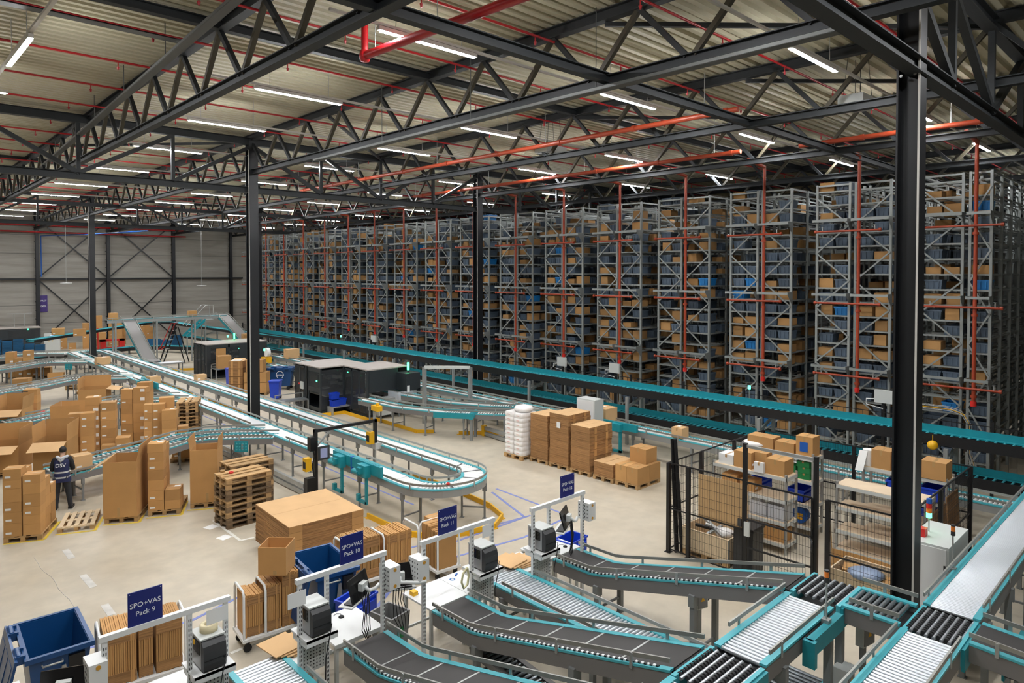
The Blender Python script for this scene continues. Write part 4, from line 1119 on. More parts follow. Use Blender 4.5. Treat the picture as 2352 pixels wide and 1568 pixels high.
column_of(FCk, .16, .1, .42, .4, [.3,.32,.3,.3,.34], 'the second column of the wide carton block', group=gc)
column_of(FCk, .5, -.15, .5, .45, [.33,.33,.33,.36], 'the front labelled column of the wide carton block', group=gc, sticker='big')
column_of(FCk, .35, .5, .5, .42, [.32,.33,.33,.33,.4], 'the rear column of the wide carton block', group=gc)
column_of(FCk, 1.02, .0, .35, .4, [.33,.35], 'the low right column of the wide carton block', group=gc)
# ---- open gaylords on the left behind the person
def gay(px, py, w_, d, h, rz, label, flaps, fl=.5, z=.147):
    F = FR(G(px,py), radians(rz)); pallet(F, 0, 0, 'pallet under the '+label.split(' with')[0], .8, 1.2)
    return open_box(F, 0, 0, z, w_, d, h, label, flaps, fl=fl)
gay(76,1100, .95, 1.1, 1.0, -28, 'open brown box behind the person with front flap folded out', {'left': 2, 'back': 5, 'right': 3, 'front': 110}, .55)
gay(117,1035, .95, 1.1, 1.0, -28, 'open brown box left of the stacks behind the spur with flaps up', {'left': 3, 'back': 4, 'front': 0}, .5)
gay(-40,1100, 1.0, 1.1, .85, -28, 'open brown box at the left edge behind the carton stack with flaps up', {'left': 2, 'right': 3, 'back': 3, 'front': 105}, .55)
gay(-12,1010, .95, 1.1, 1.0, -28, 'open brown box at the left edge, second behind, with flap folded out', {'back': 3, 'left': 2, 'front': 112, 'right': 4}, .5)
gay(180,962, 1.1, 1.1, 1.15, -24, 'open brown box between the second and third spurs with one flap out', {'back': 3, 'right': 100, 'left': 2}, .5)
column_of(FR(G(54,958), radians(-26)), 0, 0, .55, .5, [.33,.3,.33,.3], 'the left-edge column behind the second spur', z0=.0)
column_of(FR(G(28,925), radians(-26)), 0, 0, .7, .6, [.4,.4,.4], 'the wide column left of the third spur', z0=0.0)
F_ = FR(G(13,872), radians(-24)); pallet(F_, 0, 0, 'pallet under the taped cartons at far left', 1.2, .8); pallet(F_, 1.25, .1, 'pallet with one long carton at far left', 1.2, .8)
for q, hs in ((0,[.4,.4,.38,.36]),(.45,[.4,.36,.4]),(.9,[.4,.4,.38,.42])): column_of(F_, q, 0, .44, .6, hs, '%s column of the far left taped stack' % ('left' if q == 0 else 'middle' if q < .6 else 'right'), sticker='big')
column_of(F_, 1.3, .1, 1.0, .6, [.5], 'the pallet beside the far left taped stack')
carton(FR(G(109,877), radians(-20)), 0, 0, 0, .8, .5, .5, 'loose brown carton on the floor right of the far left pallets')
for px,py,n in ((150,896,2),(174,906,1)):
    F_ = FR(G(px,py), radians(-24))
    for k in range(n): pallet(F_, 0, 0, 'empty wooden pallet %s under the third spur' % (('lower' if k == 0 else 'upper') if n == 2 else 'rightmost, single'), 1.2, .8, .145*k)
F_ = FR(G(391,1064), radians(-24)); pallet(F_, 0, 0, 'pallet half hidden below the first spur, right of the tower'); column_of(F_, .05, .05, .6, .6, [.3,.28], 'the low stack half hidden below the first spur')
# hand pallet truck
p = G(65,960); t = thing('pallet_truck', 'orange-red hand pallet truck left of the stacks, by the second spur', 'pallet truck', (p.x,p.y,0), radians(60))
part('fork', MB().box(0,-.25,.07,1.1,-.1,.13), 'redp', t); part('fork', MB().box(0,.1,.07,1.1,.25,.13), 'redp', t); part('pump', MB().box(-.2,-.2,.1,0,.2,.45), 'redp', t)
part('handle', MB().path([(-.15,0,.4),(-.3,0,1.1),(-.3,.12,1.25),(-.3,-.12,1.25)],.018,6), 'black', t)
# cartons riding on the conveyors
def ride(px,py,z,dx,dy,dz,rz,label,st='top'):
    p = G(px,py,z); carton(FR(p, radians(rz)), -dx/2, -dy/2, z, dx, dy, dz, label, 'cartons riding on conveyors', 'cardl' if z < 1.3 else 'card', sticker=st)
ride(236,836,1.12,.75,.5,.42,0,'brown carton riding the near loop lane by the far left column')
ride(460,872,1.12,.5,.42,.28,0,'small brown carton riding the far loop lane at centre left','front')
ride(352,880,1.12,.5,.45,.35,10,'brown carton riding the near loop lane above the rear pusher')
carton(FR((4.3,22.78),radians(4)), 0, 0, .86, .46, .45, .42, 'brown carton on the spur end right of the person', 'cartons riding on conveyors', 'cardl', sticker='front')
p_ = Vector((GY(440,727,52.7).x,52.7,3.36)); carton(FR(p_,0),-.25,-.22,3.36,.55,.45,.4,'brown carton on the elevated bridge conveyor, right part','cartons riding on conveyors'); p_ = Vector((12.35,52.7,3.36)); carton(FR(p_,0),-.25,-.22,3.36,.5,.45,.45,'brown carton at the top of the left incline','cartons riding on conveyors')
p_ = Vector((19.7,48.2,1.72)); carton(FR(p_,0), -.25, -.25, 1.72, .5, .5, .5, 'brown carton on the right incline, half hidden by the central column', 'cartons riding on conveyors')
ride(670,822,1.03,.8,.6,.6,0,'brown carton on the grey conveyor above the blue bin'); ride(1390,965,1.03,.7,.6,.5,0,'brown carton on the grey conveyor behind the cardboard pallets')
ride(1562,1003,1.03,.42,.4,.34,0,'brown carton on the grey conveyor left of the cage')

# ---- person at the spur end
def person():
    p = G(143,1170); t = thing('person', 'person in a navy reflective vest with white letters on the back, working at the spur', 'person', (p.x, p.y, 0), radians(68-90))
    # local +y is the facing direction
    J = {'pel':((0,0,.93),.135),'abd':((0,.02,1.08),.128),'chest':((0,.05,1.28),.15),'neckb':((0,.09,1.44),.075),'neck':((0,.13,1.50),.055),
         'head':((0,.17,1.60),.085),'top':((0,.19,1.68),.07),
         'hl':((-.10,0,.88),.095),'kl':((-.13,.03,.48),.065),'al':((-.15,-.02,.09),.042),'fl':((-.16,.15,.045),.035),
         'hr':((.10,0,.88),.095),'kr':((.15,.04,.48),.065),'ar':((.20,.0,.09),.042),'fr':((.22,.17,.045),.035),
         'sl':((-.19,.06,1.40),.062),'el':((-.25,.07,1.12),.045),'wl':((-.20,.28,1.02),.03),'pl':((-.18,.36,1.01),.034),
         'sr':((.19,.06,1.40),.062),'er':((.25,.09,1.12),.045),'wr':((.21,.30,1.03),.03),'pr':((.19,.38,1.02),.034)}
    E = [('pel','abd'),('abd','chest'),('chest','neckb'),('neckb','neck'),('neck','head'),('head','top'),('pel','hl'),('hl','kl'),('kl','al'),('al','fl'),('pel','hr'),('hr','kr'),('kr','ar'),('ar','fr'),
         ('chest','sl'),('sl','el'),('el','wl'),('wl','pl'),('chest','sr'),('sr','er'),('er','wr'),('wr','pr')]
    for sd, base, x in (('l','pl',-.18),('r','pr',.19)):
        for k in range(4):
            dx = (-.027+.018*k)
            b = J[base][0]; n1 = 'f%s%da' % (sd,k); n2 = 'f%s%db' % (sd,k)
            ln = (.05,.058,.055,.044)[k]
            J[n1] = ((b[0]+dx, b[1]+ln*.7, b[2]-.008), .0095); J[n2] = ((b[0]+dx*1.05, b[1]+ln*1.15, b[2]-.04), .008)
            E += [(base,n1),(n1,n2)]
        tx = .04 if sd == 'l' else -.04; b = J[base][0]
        J['t'+sd] = ((b[0]+tx, b[1]-.005, b[2]-.01), .011); J['t2'+sd] = ((b[0]+tx*1.25, b[1]+.035, b[2]-.022), .009); E += [(base,'t'+sd),('t'+sd,'t2'+sd)]
    def skin(name, names, edges, m, parent, extra=0.0, root=None, lvl=2):
        idx = {n:i for i,n in enumerate(names)}
        me = bpy.data.meshes.new(name); me.from_pydata([J[n][0] for n in names], [(idx[a],idx[b]) for a,b in edges], []); me.update()
        o = bpy.data.objects.new(name, me); COL.objects.link(o)
        md = o.modifiers.new('skin','SKIN'); md.use_smooth_shade = True
        sv = me.skin_vertices[0].data
        for n in names:
            r = J[n][1]+extra; sv[idx[n]].radius = (r, r*(.78 if n in ('abd','chest','pel') else 1))
            sv[idx[n]].use_root = (n == (root or names[0]))
        s2 = o.modifiers.new('sub','SUBSURF'); s2.levels = lvl; s2.render_levels = lvl
        dg = bpy.context.evaluated_depsgraph_get(); dg.update()
        nm = bpy.data.meshes.new_from_object(o.evaluated_get(dg)); bpy.data.objects.remove(o)
        nm.materials.clear(); nm.materials.append(M[m]); nm.polygons.foreach_set('use_smooth', [True]*len(nm.polygons))
        q = bpy.data.objects.new(name, nm); COL.objects.link(q); q.parent = parent; return q
    names = list(J)
    body = skin('body', names, E, 'skin', t, root='pel')
    tor = [(.80,.005,.222,.178),(.87,.005,.218,.176),(.95,.0,.196,.160),(1.05,.01,.172,.146),(1.18,.03,.180,.150),(1.30,.05,.196,.152),(1.38,.07,.205,.135),(1.43,.085,.165,.105),(1.465,.10,.085,.075)]
    m = MB(); n_ = 24; vs = []
    for z, yy, ax, ay in tor:
        for k in range(n_):
            th = 2*pi*k/n_; c_, s_ = cos(th), sin(th); vs.append((ax*math.copysign(abs(c_)**.8,c_), yy+ay*math.copysign(abs(s_)**.8,s_), z))
    m.add(vs, [(i_*n_+k, i_*n_+(k+1)%n_, (i_+1)*n_+(k+1)%n_, (i_+1)*n_+k) for i_ in range(len(tor)-1) for k in range(n_)], True)
    part('vest', m, 'vest', t)
    J['slx'] = ((-.13,.075,1.40),.07); J['srx'] = ((.13,.075,1.40),.07); J['al2'] = ((-.15,-.02,.045),.045); J['ar2'] = ((.20,.0,.045),.045)
    J['wl2'] = ((-.235,.14,1.08),.04); J['wr2'] = ((.24,.16,1.085),.04)
    skin('sleeve', ['slx','sl','el','wl2'], [('slx','sl'),('sl','el'),('el','wl2')], 'shirt', t, .022); skin('sleeve', ['srx','sr','er','wr2'], [('srx','sr'),('sr','er'),('er','wr2')], 'shirt', t, .022)
    skin('trousers', ['pel','hl','kl','al','al2','hr','kr','ar','ar2'], [('pel','hl'),('hl','kl'),('kl','al'),('al','al2'),('pel','hr'),('hr','kr'),('kr','ar'),('ar','ar2')], 'trouser', t, .018, root='pel')
    for sd, x, y, yaw in (('l',-.155,-.02,.06),('r',.21,.0,-.1)):
        m = MB(); q = []
        pr_ = [(-.045,-.09),(.045,-.09),(.052,.06),(.045,.17),(0,.205),(-.045,.17),(-.052,.06)]
        rr_ = [(a*cos(yaw)-b*sin(yaw)+x, a*sin(yaw)+b*cos(yaw)+y) for a,b in pr_]
        m.prism(rr_, .025, .085); s = part('shoe', m, 'black', t); part('sole', MB().prism(rr_, .0, .026), 'white', s)
    # hair cap
    m = MB(); nu, nv = 20, 14; c = Vector((0,.165,1.637)); vs = []; fs = []
    for i in range(nv+1):
        ph = pi*i/nv
        for k in range(nu):
            th = 2*pi*k/nu; vs.append(c+Vector((sin(ph)*cos(th)*.090, sin(ph)*sin(th)*.104, cos(ph)*.098)))
    for i in range(nv):
        for k in range(nu):
            q = [vs[i*nu+k], vs[i*nu+(k+1)%nu], vs[(i+1)*nu+(k+1)%nu], vs[(i+1)*nu+k]]; ctr = sum(q, Vector())/4 - c
            if (ctr.y > .05 and ctr.z < .045) or ctr.z < -.055 or (ctr.y > 0 and ctr.z < -.01): continue
            fs.append((i*nu+k, i*nu+(k+1)%nu, (i+1)*nu+(k+1)%nu, (i+1)*nu+k))
    m.add(vs, fs, True); part('hair', m, 'hair', t)
    # face details and ears
    f = MB()
    for sx in (-1,1): f.add([(sx*.088,.17,1.585),(sx*.098,.155,1.60),(sx*.096,.155,1.565),(sx*.088,.18,1.56)],[(0,1,2,3)])
    f.add([(-.012,.255,1.585),(.012,.255,1.585),(0,.285,1.57),(0,.255,1.615)],[(0,1,2),(1,3,2),(3,0,2)]); f.bar((-.025,.256,1.545),(.025,.256,1.545),.01,.006)
    part('face_features', f, 'skin', t)
    e = MB()
    for sx in (-.035,.035): e.cbox((sx,.254,1.602),(.022,.01,.01))
    part('eyes', e, 'hair', t)
    # hood of the sweater
    part('hood', MB().path([(-.12,.10,1.46),(-.09,-.02,1.47),(0,-.075,1.44),(.09,-.02,1.47),(.12,.10,1.46)], .042, 8).path([(-.06,-.05,1.43),(0,-.1,1.37),(.06,-.05,1.43)], .035, 6), 'hood', t)
    # reflective bands
    for z, r, ry, yo in ((1.07,.178,.152,.012),(.93,.204,.167,.0)):
        b = MB(); pts = []
        for k in range(20):
            th = 2*pi*k/20; c_, s_ = cos(th), sin(th); pts.append((r*math.copysign(abs(c_)**.8,c_), yo+ry*math.copysign(abs(s_)**.8,s_), z))
        vs = []; 
        for q in pts: vs += [(q[0],q[1],z-.022),(q[0],q[1],z+.022)]
        b.add(vs, [(2*k,2*((k+1)%20),2*((k+1)%20)+1,2*k+1) for k in range(20)]); part('reflective_band', b, 'reflect', t)
    lettering('DSV', .14, 'letter', t, (0,-.123,1.26), (pi/2-.13,0,0), .004, .006)
    return t
person()

# ================================================================== PACKING MACHINES
def glaz(t, q, label=None): return part('glass_pane', MB().slab(q, .012), 'glass', t, label)
def machine_front():
    t = thing('packing_machine', 'black packing machine with glass doors behind the central column, front one', 'machine', (15.2, 26.6, 0))
    W_ = lambda n,m_,k_,**kw: part(n,m_,k_,t,world=True,**kw)
    X0, X1, Y0, Y1, H = 15.2, 17.6, 28.8, 31.3, 2.15
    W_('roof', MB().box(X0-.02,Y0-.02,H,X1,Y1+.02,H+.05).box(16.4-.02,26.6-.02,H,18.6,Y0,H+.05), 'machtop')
    W_('base_frame', MB().box(X0,Y0,0,X1,Y1,.14).box(16.4,26.6,0,18.6,Y0,.14), 'mach')
    for y in (Y0,30.05,Y1-.08): W_('corner_post', MB().box(X0,y,.1,X0+.08,y+.08,H), 'mach')
    W_('front_panel', MB().box(X0,29.95,.1,X0+.05,30.3,H).box(X0,28.88,.1,X0+.05,30.0,.3).box(X0,28.88,1.0,X0+.05,30.0,1.2).box(X0,28.88,1.95,X0+.05,30.0,H), 'mach')
    for y in (30.3, 30.8):
        d = W_('glass_door', MB().box(X0-.02,y,.15,X0+.01,y+.05,2.1).box(X0-.02,y+.45,.15,X0+.01,y+.5,2.1).box(X0-.02,y,.15,X0+.01,y+.5,.22).box(X0-.02,y,2.03,X0+.01,y+.5,2.1), 'mach')
        part('glass_pane', MB().box(X0-.01,y+.05,.22,X0,y+.45,2.03), 'glass', d, world=True)
        part('handle', MB().box(X0-.05,y+.42,.9,X0-.02,y+.47,1.1), 'black', d, world=True)
    W_('glass_pane', MB().box(X0+.01,28.9,1.2,X0+.02,29.95,1.95), 'glass')
    W_('rear_wall', MB().box(X1-.05,Y0,.1,X1,Y1,H).box(X0,Y1-.04,.1,X1,Y1,H).box(18.55,26.6,.1,18.6,28.8,H), 'mach')
    # recess and second wing
    W_('glass_pane', MB().box(15.28,Y0-.01,.2,16.36,Y0,2.05), 'glass'); W_('corner_post', MB().box(16.36,Y0-.08,0,16.44,Y0,H), 'mach')
    for y in (26.7,27.35,28.0):
        d = W_('glass_door', MB().box(16.37,y,.15,16.4,y+.05,2.1).box(16.37,y+.58,.15,16.4,y+.64,2.1).box(16.37,y,.15,16.4,y+.64,.22).box(16.37,y,2.03,16.4,y+.64,2.1), 'mach')
        part('glass_pane', MB().box(16.38,y+.05,.22,16.39,y+.58,2.03), 'glass', d, world=True)
    W_('corner_post', MB().box(16.36,26.6,0,16.44,26.68,H), 'mach')
    W_('side_panel', MB().box(16.44,26.58,1.15,18.0,26.63,H), 'mach'); W_('side_panel', MB().box(17.9,25.8,1.15,18.7,26.6,1.95), 'mach')
    W_('side_panel', MB().box(18.55,25.8,0,18.7,26.6,1.2), 'mach')
    W_('clear_cover', MB().box(17.5,25.82,.7,18.5,25.84,1.15).box(17.45,25.82,.7,17.47,26.6,1.15), 'film')
    # inner works
    inn = MB(); r2 = random.Random(3)
    for k in range(14):
        x = 15.7+1.6*r2.random(); y = 29.0+2.0*r2.random(); z = .5+1.2*r2.random(); inn.box(x,y,z,x+.1+.4*r2.random(),y+.1+.4*r2.random(),z+.04+.12*r2.random())
    for k in range(16):
        x = 16.8+1.4*r2.random(); y = 26.8+1.8*r2.random(); z = .3+1.4*r2.random(); inn.box(x,y,z,x+.1+.35*r2.random(),y+.1+.3*r2.random(),z+.04+.1*r2.random())
    inn.box(15.6,29.0,.75,17.2,31.0,.8); inn.box(16.7,26.8,.7,18.4,28.6,.75); inn.box(16.9,26.0,.4,18.4,26.55,.9)
    W_('inner_mechanism', inn, 'galv')
    W_('product_box', MB().box(16.6,26.05,.15,17.4,26.55,.6), 'offw')
    W_('control_panel', MB().box(15.14,30.42,1.0,15.2,30.7,1.35), 'offw'); W_('stop_button', MB().box(15.12,30.75,1.2,15.2,30.82,1.27), 'redp')
    W_('notice', MB().box(17.96,25.79,1.1,18.1,25.8,1.4), 'paper')
    st = W_('signal_tower', MB().tube((18.3,26.2,1.95),(18.3,26.2,2.05),.04,8), 'dgrey'); part('green_lamp', MB().tube((18.3,26.2,2.05),(18.3,26.2,2.4),.05,10), 'green', st, world=True)
    W_('status_lamp', MB().box(16.35,28.3,1.9,16.37,28.36,1.93), 'green'); W_('status_lamp', MB().box(15.18,29.1,1.5,15.2,29.17,1.56), 'green')
machine_front()
for k,(y,z) in enumerate(((28.4,.5),(28.55,.5),(28.45,.82))):
    t = solo('blue_crate', tote_bm(MB(),0,0,0,.4,.3,.3), 'crate', 'bright blue crate before the recess of the front machine, %s' % ('lower left','lower right','upper')[k], 'crate', (15.55+.42*(k%2), y-.1, .38 if z < .6 else .7), 0)
solo('crate_stand', MB().box(0,0,.34,.95,.5,.38).box(0,0,0,.05,.5,.34).box(.9,0,0,.95,.5,.34), 'galv', 'low metal stand carrying blue crates before the front machine', 'stand', (15.5,28.2,0))
def machine_rear():
    t = thing('packing_machine', 'black packing machine left of the central column, rear one', 'machine', (15.2, 43.2, 0))
    W_ = lambda n,m_,k_,**kw: part(n,m_,k_,t,world=True,**kw)
    X0, X1, Y0, Y1, H = 15.2, 19.0, 43.2, 45.5, 2.1
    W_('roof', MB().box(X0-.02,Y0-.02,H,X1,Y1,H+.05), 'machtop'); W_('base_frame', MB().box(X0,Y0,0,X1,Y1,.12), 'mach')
    W_('corner_post', MB().box(X0,Y0,0,X0+.25,Y0+.25,H), 'mach'); W_('corner_post', MB().box(X1-.1,Y0,0,X1,Y0+.1,H), 'mach')
    W_('rear_wall', MB().box(X0,Y1-.05,.1,X1,Y1,H).box(X1-.05,Y0,.1,X1,Y1,H), 'mach')
    W_('side_panel', MB().box(17.2,Y0-.02,.9,X1,Y0+.03,H).box(16.5,Y0-.02,.1,16.6,Y0+.04,H).box(15.4,Y0-.02,1.9,17.2,Y0+.03,H).box(15.4,Y0-.02,1.0,16.55,Y0+.03,1.15), 'mach')
    for y in (43.5,44.2,44.85):
        d = W_('glass_door', MB().box(X0-.02,y,.15,X0+.01,y+.05,2.05).box(X0-.02,y+.55,.15,X0+.01,y+.6,2.05).box(X0-.02,y,2.0,X0+.01,y+.6,2.05), 'mach')
        part('glass_pane', MB().box(X0-.01,y+.05,.15,X0,y+.55,2.0), 'glass', d, world=True)
    W_('glass_pane', MB().box(15.45,Y0-.01,1.15,16.5,Y0,1.9).box(16.6,Y0-.01,.2,17.2,Y0,1.9), 'glass')
    W_('card_panel', MB().box(15.75,Y0-.03,1.2,16.35,Y0-.015,1.85), 'card')
    inn = MB(); r2 = random.Random(4)
    for k in range(12):
        x = 15.7+1.6*r2.random(); y = 43.4+1.4*r2.random(); z = .5+1.1*r2.random(); inn.box(x,y,z,x+.3*r2.random()+.1,y+.3,z+.1)
    inn.box(15.6,43.4,.7,18,45,.75); W_('inner_mechanism', inn, 'galv')
    st = W_('signal_tower', MB().tube((17.6,45.0,2.15),(17.6,45.0,2.2),.04,8), 'dgrey'); part('green_lamp', MB().tube((17.6,45.0,2.2),(17.6,45.0,2.6),.05,10), 'green', st, world=True)
    W_('status_lamp', MB().box(17.15,43.17,1.75,17.19,43.18,1.79), 'green')
machine_rear()
def rtable(F, w_, d, h, label):
    t = thing('roller_table', label, 'table', F.W(0,0,0), F.rz)
    part('top', MB().box(0,0,h-.06,w_,d,h), 'rollerd', t)
    for u in (0,w_/2,w_):
        for v in (.05,d-.05): part('leg', MB().box(u-.025,v-.025,0,u+.025,v+.025,h-.06), 'galv', t)
    part('back_rail', MB().box(0,d-.02,h+.2,w_,d,h+.24).box(0,d-.02,h,.04,d,h+.24).box(w_-.04,d-.02,h,w_,d,h+.24), 'galv', t)
rtable(FR((15.3,41.9),0), 2.6, .9, .75, 'grey roller table with a large carton before the rear machine')
carton(FR((15.45,42.0),radians(-10)), 0, 0, .75, .75, .75, .75, 'large brown carton standing on the roller table of the rear machine')
rtable(FR((13.75,29.9),radians(-2)), 1.4, .6, .62, 'short grey roller table left of the front machine')
# ---- goods around the central column
F_ = FR(G(535,893), radians(-30))
for k in range(4): flats(F_, 0, 0, .42*k, .62, .75, .4, 'pack of flat cartons left of the central column, %s one' % ('bottom','second','third','topmost')[k], 'flat carton packs by the central column', top=(k == 3))
column_of(FR(G(548,896), radians(-25)), 0, 0, .55, .5, [.4,.38,.38], 'the labelled carton column left of the central column', z0=0, sticker='right')
F_ = FR((14.62,36.15), radians(-40)); pallet(F_, 0, 0, 'pallet with large brown cartons right of the central column', 1.2, .8); pallet(F_, -.9, .3, 'pallet under tall flats behind the central column', .8, 1.2)
for u in (0,.6):
    for k in range(2): carton(F_, u, 0, .147+.55*k, .58, .75, .53, 'large brown carton right of the central column, %s %s' % ('lower' if k == 0 else 'upper','left' if u == 0 else 'right'), 'large cartons right of the central column')
carton(F_, .1, .05, 1.25, .9, .6, .65, 'large brown carton topping those right of the central column')
for k in range(4): flats(F_, -.9, .3, .147+.42*k, .75, .9, .4, 'pack of flat cartons directly behind the central column, %s up' % ORD1[k], 'flat carton packs behind the central column', top=(k == 3))
solo('paper_sheet', MB().box(0,0,0,.5,.35,.006), 'paper', 'white paper sheet lying on the flat cartons behind the column', 'paper', F_.W(-.8,.4,1.832), F_.rz)

# ---- blue waste containers
def bluebin(loc, rz, label, lidopen=True, logo=None, sx=1.0):
    """1.26 m long in local y, 0.72 m wide in local x; open lid hangs on the -x side"""
    t = thing('waste_container', label, 'waste container', loc, rz)
    w1, l1, w0, l0, H = .76*sx, 1.28, .58*sx, 1.05, 1.16
    zb = .2; T = .02; b = MB()
    def ring(w_, l_, z): return [(-w_/2,-l_/2,z),(w_/2,-l_/2,z),(w_/2,l_/2,z),(-w_/2,l_/2,z)]
    vs = ring(w0,l0,zb)+ring(w1,l1,H)+ring(w1-2*T,l1-2*T,H)+ring(w0-2*T,l0-2*T,zb+T)
    b.add(vs, [(3,2,1,0)]+[(k,(k+1)%4,4+(k+1)%4,4+k) for k in range(4)]+[(4+k,4+(k+1)%4,8+(k+1)%4,8+k) for k in range(4)]+[(8+k,8+(k+1)%4,12+(k+1)%4,12+k) for k in range(4)]+[(12,13,14,15)])
    part('body', b, 'bin', t)
    r = MB(); e = .045
    r.box(-w1/2-e,-l1/2-e,H-.05,w1/2+e,-l1/2+.01,H+.02); r.box(-w1/2-e,l1/2-.01,H-.05,w1/2+e,l1/2+e,H+.02)
    r.box(-w1/2-e,-l1/2,H-.05,-w1/2+.01,l1/2,H+.02); r.box(w1/2-.01,-l1/2,H-.05,w1/2+e,l1/2,H+.02)
    part('rim', r, 'bin', t)
    for y in (-l1*.32, l1*.32):
        hg = MB(); hg.tube((-w1/2-.1,y-.14,H+.03),(-w1/2-.1,y+.14,H+.03), .045, 10); hg.box(-w1/2-.14,y-.16,H-.06,-w1/2-.02,y-.1,H+.06); hg.box(-w1/2-.14,y+.1,H-.06,-w1/2-.02,y+.16,H+.06)
        part('hinge', hg, 'bin', t)
    if lidopen:
        ld = MB(); ld.slab([(-w1/2-.12,-l1/2-.02,H+.03),(-w1/2-.12,l1/2+.02,H+.03),(-w1/2-.3,l1/2-.02,H-.78),(-w1/2-.3,-l1/2+.02,H-.78)], .035)
        L_ = part('lid', ld, 'bin', t); rb_ = MB()
        for y in (-.4,0,.4): rb_.slab([(-w1/2-.165,y-.14,H-.08),(-w1/2-.165,y+.14,H-.08),(-w1/2-.31,y+.14,H-.68),(-w1/2-.31,y-.14,H-.68)], .02)
        part('lid_ribs', rb_, 'bin', L_)
    else:
        part('lid', MB().box(-w1/2-.05,-l1/2-.05,H+.02,w1/2+.05,l1/2+.05,H+.08).box(-w1/2-.1,-.45,H+.08,-w1/2+.06,-.2,H+.15).box(-w1/2-.1,.2,H+.08,-w1/2+.06,.45,H+.15), 'bin', t)
    for x,y in ((-w0/2+.05,-l0/2+.1),(w0/2-.05,-l0/2+.1),(-w0/2+.05,l0/2-.1),(w0/2-.05,l0/2-.1)):
        part('castor', MB().tube((x-.025,y,.09),(x+.025,y,.09), .09, 12).box(x-.03,y-.03,.1,x+.03,y+.03,.22), 'rubber', t)
    part('handle', MB().path([(-.22,-l1/2-.02,H-.12),(-.22,-l1/2-.08,H-.12),(.02,-l1/2-.08,H-.12),(.02,-l1/2-.02,H-.12)], .014, 6), 'galv', t)
    part('lid_support', MB().slab([(-.05,-l0/2-.05,.25),(.13,-l0/2-.05,.25),(.065,-l1/2-.0,.95),(.015,-l1/2-.0,.95)], .02), 'galv', t)
    part('drain_plug', MB().box(.1,-l1/2+.05,H-.34,.3,-l1/2-.03,H-.1), 'black', t)
    if logo:
        lettering(logo[0], .15, 'letter', t, logo[1], logo[2]); 
    return t
bluebin((1.98,12.1,0), radians(-2), 'large blue wheeled waste container with lid hanging open, bottom left')
bluebin((6.2,11.65,0), radians(-6), 'large blue waste container with open lid behind the second sign')
c = bluebin((17.05,36.75,0), radians(46), 'closed blue waste container with white logo beside the front machine', False)
a = radians(-90+0)
lo = lettering('renewi', .17, 'letter', c, (-.375,0,.85), (pi/2,0,-pi/2)); 
part('logo_ring', MB().path([(-.375,.2*cos(radians(q)),.85+.2*sin(radians(q))) for q in range(-60,241,15)], .016, 5), 'letter', c)
p = G(633,916); t = thing('wheelie_bin', 'small bright blue wheelie bin left of the front machine', 'bin', (p.x,p.y,0), radians(-40))
part('body', MB().add([(-.2,-.22,.06),(.2,-.22,.06),(.2,.22,.06),(-.2,.22,.06),(-.26,-.28,.92),(.26,-.28,.92),(.26,.28,.92),(-.26,.28,.92)],[(0,3,2,1),(4,5,6,7),(0,1,5,4),(1,2,6,5),(2,3,7,6),(3,0,4,7)]), 'crate', t); part('lid', MB().box(-.29,-.32,.92,.29,.3,.98), 'crate', t); part('wheel', MB().tube((-.22,.26,.1),(-.16,.26,.1),.1,10), 'rubber', t); part('wheel', MB().tube((.16,.26,.1),(.22,.26,.1),.1,10), 'rubber', t)
p = G(531,886); t = thing('wheelie_bin', 'narrow bright blue bin beside the roller table of the rear machine', 'bin', (p.x,p.y,0)); part('body', MB().add([(-.2,-.2,0),(.2,-.2,0),(.2,.2,0),(-.2,.2,0),(-.25,-.25,1.0),(.25,-.25,1.0),(.25,.25,1.0),(-.25,.25,1.0)],[(0,3,2,1),(4,5,6,7),(0,1,5,4),(1,2,6,5),(2,3,7,6),(3,0,4,7)]), 'crate', t); part('lid', MB().box(-.27,-.27,1.0,.27,.27,1.05), 'crate', t)
# tape dispensing robot arm (yellow) by the column
p = G(612,830,1.0); t = thing('tape_unit', 'yellow and white taping head by the foot of the right incline', 'taping unit', (p.x,p.y,0)); part('stand', MB().box(-.2,-.2,0,.2,.2,.9), 'black', t); part('head', MB().box(-.25,-.2,.9,.25,.2,1.3), 'yellow', t); part('roll', MB().tube((-.1,-.15,1.6),(.1,-.15,1.6),.28,14), 'paper', t); part('arm', MB().box(-.05,-.05,1.3,.05,.05,1.7), 'yellow', t)

# ---- far left: machine, crate stacks, control cabinet, far boxes, ladder
p = G(-60,826); t = thing('packing_machine', 'low black machine with antennas at the far left edge', 'machine', (0,0,0)); a = G(-60,818); c = G(94,808)
FM = FR(a, atan2(c.y-a.y,c.x-a.x)); t.location = (a.x,a.y,0); t.rotation_euler = (0,0,FM.rz); L = hypot(c.x-a.x,c.y-a.y)
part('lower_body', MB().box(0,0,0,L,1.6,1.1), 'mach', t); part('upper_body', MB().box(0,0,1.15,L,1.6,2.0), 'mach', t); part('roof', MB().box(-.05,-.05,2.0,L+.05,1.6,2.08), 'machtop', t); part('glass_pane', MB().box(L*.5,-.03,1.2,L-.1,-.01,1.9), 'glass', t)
for u in (L*.62,L*.78): part('antenna', MB().tube((u,1,2.08),(u,1,3.2),.03,5).bar((u-.5,1,3.2),(u+.5,1,3.2),.04,.04), 'galv', t)
part('status_lamp', MB().box(L-.9,-.06,1.9,L-.8,-.03,1.98), 'green', t)
F_ = FR(G(-20,826), radians(-15))
